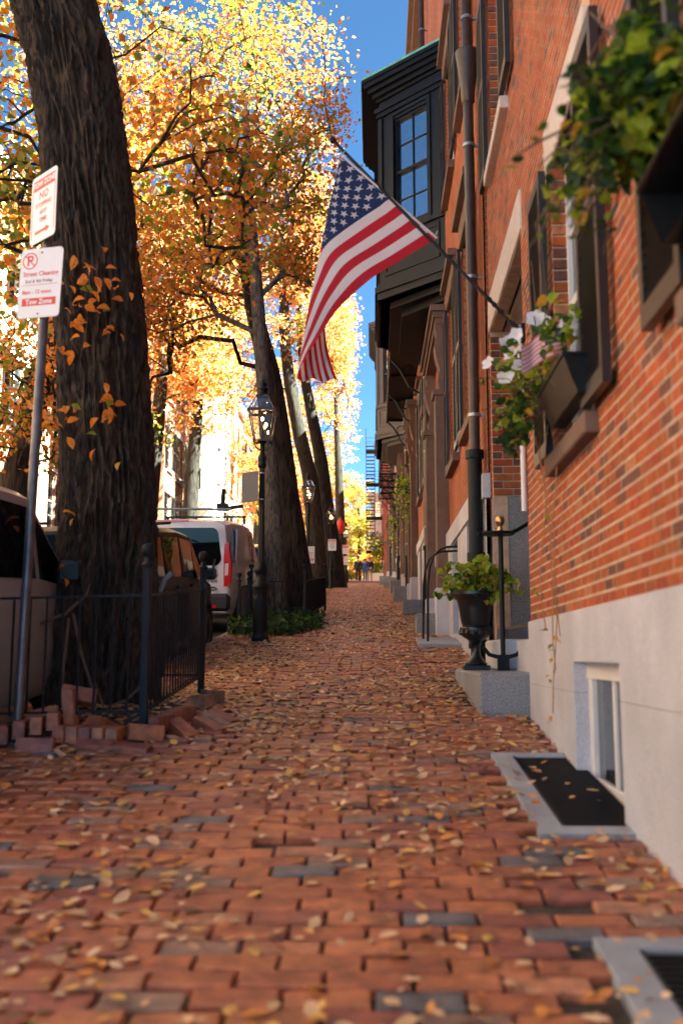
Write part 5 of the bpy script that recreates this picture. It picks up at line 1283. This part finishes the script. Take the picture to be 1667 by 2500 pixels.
CARS = mat('car_paint_silver', (.40, .42, .50), .35, metal=.3, coat=.4); CARB = mat('car_paint_black', (.003, .003, .004), .4, spec=.2); CARW = mat('van_paint_white', (.62, .64, .72), .35, coat=.3); CARD = mat('car_paint_dark_red', (.03, .008, .008), .2, coat=1.)
SUVST = [(0, .42, .9, .98), (.08, .34, 1.02, 1.12), (.35, .3, 1.06, 1.62), (.9, .28, 1.06, 1.70), (1.9, .28, 1.04, 1.72), (2.75, .28, 1.02, 1.68), (3.45, .28, 1.0, 1.08), (4.1, .3, .92, .96), (4.45, .32, .82, .86), (4.62, .4, .7, .74)]
SG = dict(side=[(2, 3, 'q'), (3, 4, 'r'), (4, 5, 'f'), (5, 6, 'a')], slope=[(1, 2, 'rear_window'), (5, 6, 'windscreen')])
RT = mat('tail_light_red', (.5, .01, .012), .2, coat=1.)
def suv(label, x, y, paint, lights=True):
    t, rows, S = vehicle(label, 'parked_car', 'car', (x, y, G(y) - .125), paint, SUVST, .93, .10, SG, (.85, 3.65))
    door_bits(t, .93, (1.55, 2.45), .98, paint, 3.1)
    for sg in (1, -1):
        MB().obox((sg * .76, .03, 1.0), (.22, .16, .30), (0, 0, sg * .35)).build('tail_light', RT, t, bevel=.03)
        MB().obox((sg * .66, 4.5, .72), (.32, .16, .13), (0, 0, -sg * .4)).build('headlight', GREYM, t, bevel=.03)
    MB().box(-.26, .26, -.03, .0, .72, .84).build('number_plate', SIGNW, t); return t
s1 = suv('silver grey car parked behind the foreground fence at the left edge', -3.36, 4.55, CARS)
s1.scale = (1, 1, 1.09)
s2 = suv('glossy black car parked between the silver car and the white van', -3.3, 10.55, CARB)
s3 = suv('dark red car parked just beyond the white van', -3.42, 22.6, CARD)
s4 = suv('black car parked farther up the kerb behind the trunks', -3.45, 28.2, CARB)
s5 = suv('silver car parked far up the kerb past the second lamp', -3.45, 34, CARS)
VST = [(0, .36, 1.12, 1.70), (.03, .34, 1.12, 1.80), (.35, .32, 1.12, 1.84), (1.3, .3, 1.12, 1.85), (2.3, .3, 1.10, 1.84), (3.0, .3, 1.08, 1.78), (3.75, .3, 1.04, 1.10), (4.1, .32, .95, 1.0), (4.35, .36, .8, .85), (4.42, .42, .7, .74)]
van, rows, S = vehicle('white delivery van with dark rear window and tall red tail lights', 'parked_van', 'van', (-3.33, 17.3, G(17.3) - .12), CARW, VST, .92, .10, dict(side=[(4, 5, 'f')], slope=[(5, 6, 'windscreen')]), (.75, 3.55), rear=True)
van.scale = (1, 1, 1.1)
door_bits(van, .92, (2.6,), 1.0, None, 3.2)
def rrect(w0, w1, h, r=.1, z=0):      # window outline, wider at the bottom
    P = []
    for cx, cz, a0 in ((w1 / 2 - r, z + h - r, 0), (-w1 / 2 + r, z + h - r, 90), (-w0 / 2 + r, z + r, 180), (w0 / 2 - r, z + r, 270)):
        for k in range(7): a = R(a0 + 15 * k); P.append((cx + r * math.cos(a), cz + r * math.sin(a)))
    return P
RG = glassmat('van_rear_glass', (.004, .006, .006), 1.35)
MB().prism(rrect(1.36, 1.26, .60, .12, 1.10), 'y', -.012, .02).build('rear_window', RG, van)
MB().prism(rrect(1.58, 1.5, .98, .1, .42), 'y', -.008, .02).build('tailgate', CARW, van, bevel=.004)
MB().box(-.72, .72, -.014, .0, .79, .81).box(-.62, .62, -.012, .0, .65, .66).build('tailgate_crease', CARW, van, bevel=.004)
for sg in (1, -1):
    tl = MB().prism([(sg * .735, .78), (sg * .83, .80), (sg * .85, 1.1), (sg * .80, 1.45), (sg * .75, 1.44), (sg * .735, 1.2)], 'y', -.03, .1).build('tail_light', RT, van, bevel=.01)
    MB().prism([(sg * .745, .94), (sg * .80, .95), (sg * .815, 1.14), (sg * .75, 1.13)], 'y', -.036, -.028).build('reversing_lens', mat('lens_white', (.65, .6, .6), .2), tl)
    MB().box(sg * .5 - .1, sg * .5 + .1, -.075, -.05, .43, .48).build('reflector', RT, van)
    MB().prism([(.03, 1.15), (.16, 1.15), (.20, 1.66), (.06, 1.68)], 'x', sg * .875, sg * .893).build('corner_glass', CARGL, van)
    MB().prism([(.42, 1.12), (1.85, 1.10), (1.85, 1.66), (.48, 1.68)], 'x', sg * .868, sg * .9).build('pressed_panel', CARW, van, bevel=.02)
    MB().box(sg * .905, sg * .93, .9, 2.7, .62, .70).build('side_moulding', CARW, van, bevel=.01)
MB().obox((.55, -.03, 1.10), (.035, .03, .22), (0, R(14), 0)).build('wiper', RUB, van)
TXT = mat('van_lettering', (.07, .07, .09), .5)
for s, x, z, sz in (('Delivery', .46, .955, .10), ('Corporate', .40, .865, .10), ('.com', .46, .575, .10)): letter(s, sz, TXT, van, x, -.024, z, .001)
bd = MB(); bd.v = [(.09 * math.cos(2 * math.pi * k / 28), -.02, .038 * math.sin(2 * math.pi * k / 28)) for k in range(28)]; bd.f = [tuple(range(28))]; bd.m = [0]
bo = bd.build('badge', mat('badge_rim', (.5, .5, .52), .3), van, loc=(.53, -.006, .735))
bd.v = [(a * .9, -.022, c * .86) for a, _, c in bd.v]; bd.build('badge_field', mat('badge_blue', (.02, .03, .09), .3), bo); letter('Ford', .05, SIGNW, bo, 0, -.0235, 0, .0005)
for yv in (2.4,):
    rr = MB().box(-.8, .8, yv, yv + .05, 1.95, 1.985); [rr.box(sg * .76 - .02, sg * .76 + .02, yv, yv + .05, 1.83, 1.95) for sg in (1, -1)]
    rr.build('rack_bar', IRON, van)
MB().box(-.5, .1, -.005, .03, 1.80, 1.83).build('brake_light', RT, van)
MB().tube([(-.9, .2, 2.02), (-.2, .2, 2.01), (.82, .2, 2.0)], .02, 8).build('ladder_rail', GREYM, van)
rk = MB(); rk.obox((.62, .5, 2.05), (.16, .3, .12)); rk.tube([(.62, .5, 2.05), (.64, .5, 2.35)], .04, 8); rk.tube([(.6, .5, 2.02), (1.0, .4, 2.06)], .03, 6); rk.build('rack_clamp', IRON, van)

# ------------------------------------------------------------------ houses across the street
def far_house(label, Y0, Y1, X, wallm, cols, z0s, height=12., sh=True, trim=WHITE, ww=1.05):
    zg = G((Y0 + Y1) / 2); t = thing('street_house', label, 'house', (X, Y0, zg)); L = Y1 - Y0; ops = []
    for c in cols:
        for z in z0s: ops.append((c - Y0 - ww / 2, c - Y0 + ww / 2, z, z + 1.9))
    MB().wall((0, 0, 0), (0, 1, 0), (1, 0, 0), L, -2, height, ops, .14).build('wall', wallm, t)
    b = MB(); b.box(-8, 0, 0, .02, -2, height); b.box(-8, 0, L - .02, L, -2, height); b.box(-8, -7.98, 0, L, -2, height); b.box(-8, .0, 0, L, height, height + .1); b.build('side_walls', wallm, t)
    b = MB(); b.box(-.1, .3, -.02, L + .02, height - .4, height + .12); b.build('roof_cornice', trim, t)
    for a, c, z0, z1 in ops:
        sash_window(t, -.12, a, c, z0, z1, WHITE, 2, 2, sg=1)
        MB().box(-.1, .1, a - .08, c + .08, z0 - .12, z0).build('sill', WSTONE, t); MB().box(-.1, .03, a - .1, c + .1, z1, z1 + .24).build('lintel', WSTONE, t)
        if sh:
            for s in (a - .5, c + .03): link('shutter', shutter_mesh(.46, z1 - z0), t, (.05, s, z0))
    MB().box(0, .05, 0, L, -2, .9).build('base', GRANITE, t)
    return t
LB = [brickmat('far_brick_red', (.44, .19, .10), (.40, .16, .09), (.55, .42, .3)), brickmat('far_brick_peach', (.52, .22, .13), (.46, .19, .11), (.55, .38, .28))]
CREAM = mat('cream_render', (.74, .67, .52), .85, var=.05, vscale=3)
far_house('sunlit red brick house across the street at the left edge', 16, 28.4, -9.5, LB[0], (18.5, 22, 25.5), (1.8, 5.0, 8.2), 11.5)
far_house('red brick house across the street before the left edge', -8, 15.9, -9.5, LB[0], (-5, -1, 3, 7, 10.5, 13.5), (1.8, 5.0, 8.2), 11.5)
far_house('brick house across the street hidden behind orange foliage', 28.6, 43, -10.3, LB[0], (31, 34.5, 38, 41), (1.8, 5, 8.2), 12)
lh = far_house('pale brick house across the street with black shutters seen above the van', 43.2, 51, -9.3, LB[1], (44.4, 46.6, 49.), (2.2, 5.2, 8.4), 12.5)
b = MB(); b.box(0, .9, 2.5, 4.3, 4.85, 4.93)
for q in np.linspace(2.5, 4.3, 16): b.box(.88, .9, q - .01, q + .01, 4.93, 5.8)
b.box(.86, .92, 2.5, 4.3, 5.8, 5.84); [b.tube([(0, q, 4.2), (.85, q, 4.85)], .03, 5) for q in (2.6, 4.2)]; b.build('iron_balcony', IRON, lh)
far_house('cream rendered house across the street catching full sun beside the van roof', 51.2, 60, -8.4, CREAM, (53, 55.5, 58), (2.2, 5.4, 8.6), 14, sh=False)
far_house('distant brick house across the street near the crest', 60.2, 82, -9.4, LB[1], (63, 67, 71, 75, 79), (2.2, 5.4, 8.6), 12)

# ------------------------------------------------------------------ people walking far up the pavement
def person(label, loc, yaw, coat, trousers, hair, stride=.22, h=1.7, hood=None):
    t = thing('person', label, 'person', loc, (0, 0, yaw), 'people walking far up the pavement')
    k = h / 1.75
    def skin(name, verts, edges, rad, m, par, root=0):
        me = bpy.data.meshes.new(name); me.from_pydata([(x * k, yv * k, z * k) for x, yv, z in verts], edges, []); o = link(name, me, par)
        o.modifiers.new('Skin', 'SKIN'); sv = me.skin_vertices[0].data
        for i, r in enumerate(rad): sv[i].radius = (r[0] * k, r[1] * k) if isinstance(r, tuple) else (r * k, r * k)
        sv[root].use_root = True; o.modifiers.new('Subdivision', 'SUBSURF').levels = 1; o.modifiers['Subdivision'].render_levels = 1
        dg = bpy.context.evaluated_depsgraph_get(); m2 = bpy.data.meshes.new_from_object(o.evaluated_get(dg)); o.modifiers.clear(); o.data = m2; m2.materials.clear(); m2.materials.append(m)
        m2.polygons.foreach_set('use_smooth', [True] * len(m2.polygons)); return o
    s = stride
    B = [(0, 0, .95), (0, 0, 1.15), (0, .01, 1.38), (0, .0, 1.50), (0, .015, 1.60), (0, .02, 1.70), (.1, 0, .93), (.10, s * .55, .50), (.10, s * .7, .09), (.10, s * .7 + .14, .04), (-.1, 0, .93), (-.10, -s * .25, .50), (-.10, -s, .12), (-.10, -s + .12, .04),
         (.19, 0, 1.40), (.23, -s * .5, 1.13), (.24, -s * .5 + .1, .88), (.24, -s * .5 + .14, .80), (-.19, 0, 1.40), (-.23, s * .4, 1.13), (-.24, s * .5 + .12, .90), (-.24, s * .5 + .17, .82)]
    E_ = [(0, 1), (1, 2), (2, 3), (3, 4), (4, 5), (0, 6), (6, 7), (7, 8), (8, 9), (0, 10), (10, 11), (11, 12), (12, 13), (2, 14), (14, 15), (15, 16), (16, 17), (2, 18), (18, 19), (19, 20), (20, 21)]
    rd = [(.15, .1), (.13, .095), (.16, .1), .055, .085, .07, .085, .06, .042, .035, .085, .06, .042, .035, .06, .045, .034, .03, .06, .045, .034, .03]
    body = skin('body', B, E_, rd, mat('skin_tone', (.45, .27, .19), .6), t)
    # coat, trousers, shoes, hair
    skin('coat', [B[0], B[1], B[2], (0, 0, 1.46), B[14], B[15], B[16], B[18], B[19], B[20], (0, 0, .82)], [(0, 1), (1, 2), (2, 3), (2, 4), (4, 5), (5, 6), (2, 7), (7, 8), (8, 9), (0, 10)], [(.19, .14), (.165, .125), (.19, .13), .07, .085, .065, .052, .085, .065, .052, (.2, .15)], coat, t)
    skin('trousers', [B[0], B[6], B[7], B[8], B[10], B[11], B[12]], [(0, 1), (1, 2), (2, 3), (0, 4), (4, 5), (5, 6)], [(.165, .115), .105, .075, .06, .105, .075, .06], trousers, t)
    for a, c in ((8, 9), (12, 13)): skin('shoe', [(B[a][0], B[a][1] - .04, .06), (B[c][0], B[c][1] + .04, .045)], [(0, 1)], [.055, .045], mat('shoe_dark', (.03, .025, .025), .6), t)
    skin('hair', [(0, .0, 1.58), (0, -.01, 1.66), (0, .0, 1.73)], [(0, 1), (1, 2)], [(.09, .085), (.1, .1), (.08, .08)], hair, t)
    return t
CL = lambda n, c: mat(n, c, .85, bump=.2, bscale=30)
person('person in a long black coat and pale scarf walking away on the left', (-1.05, 66, G(66)), 0, CL('coat_black', (.015, .014, .016)), CL('trousers_black', (.015, .015, .018)), CL('hair_brown', (.12, .06, .03)))
person('person in a bright blue jacket, half hidden between two others', (-.62, 70, G(70)), .1, CL('coat_blue', (.02, .08, .35)), CL('jeans_blue', (.06, .11, .22)), CL('hair_dark', (.02, .015, .012)), .1, 1.66)
person('person in a dark navy jacket and tan trousers walking on the right', (-.30, 72, G(72)), -.05, CL('coat_navy', (.012, .016, .03)), CL('trousers_tan', (.45, .33, .22)), CL('hair_dark', (.02, .015, .012)), .26, 1.78)
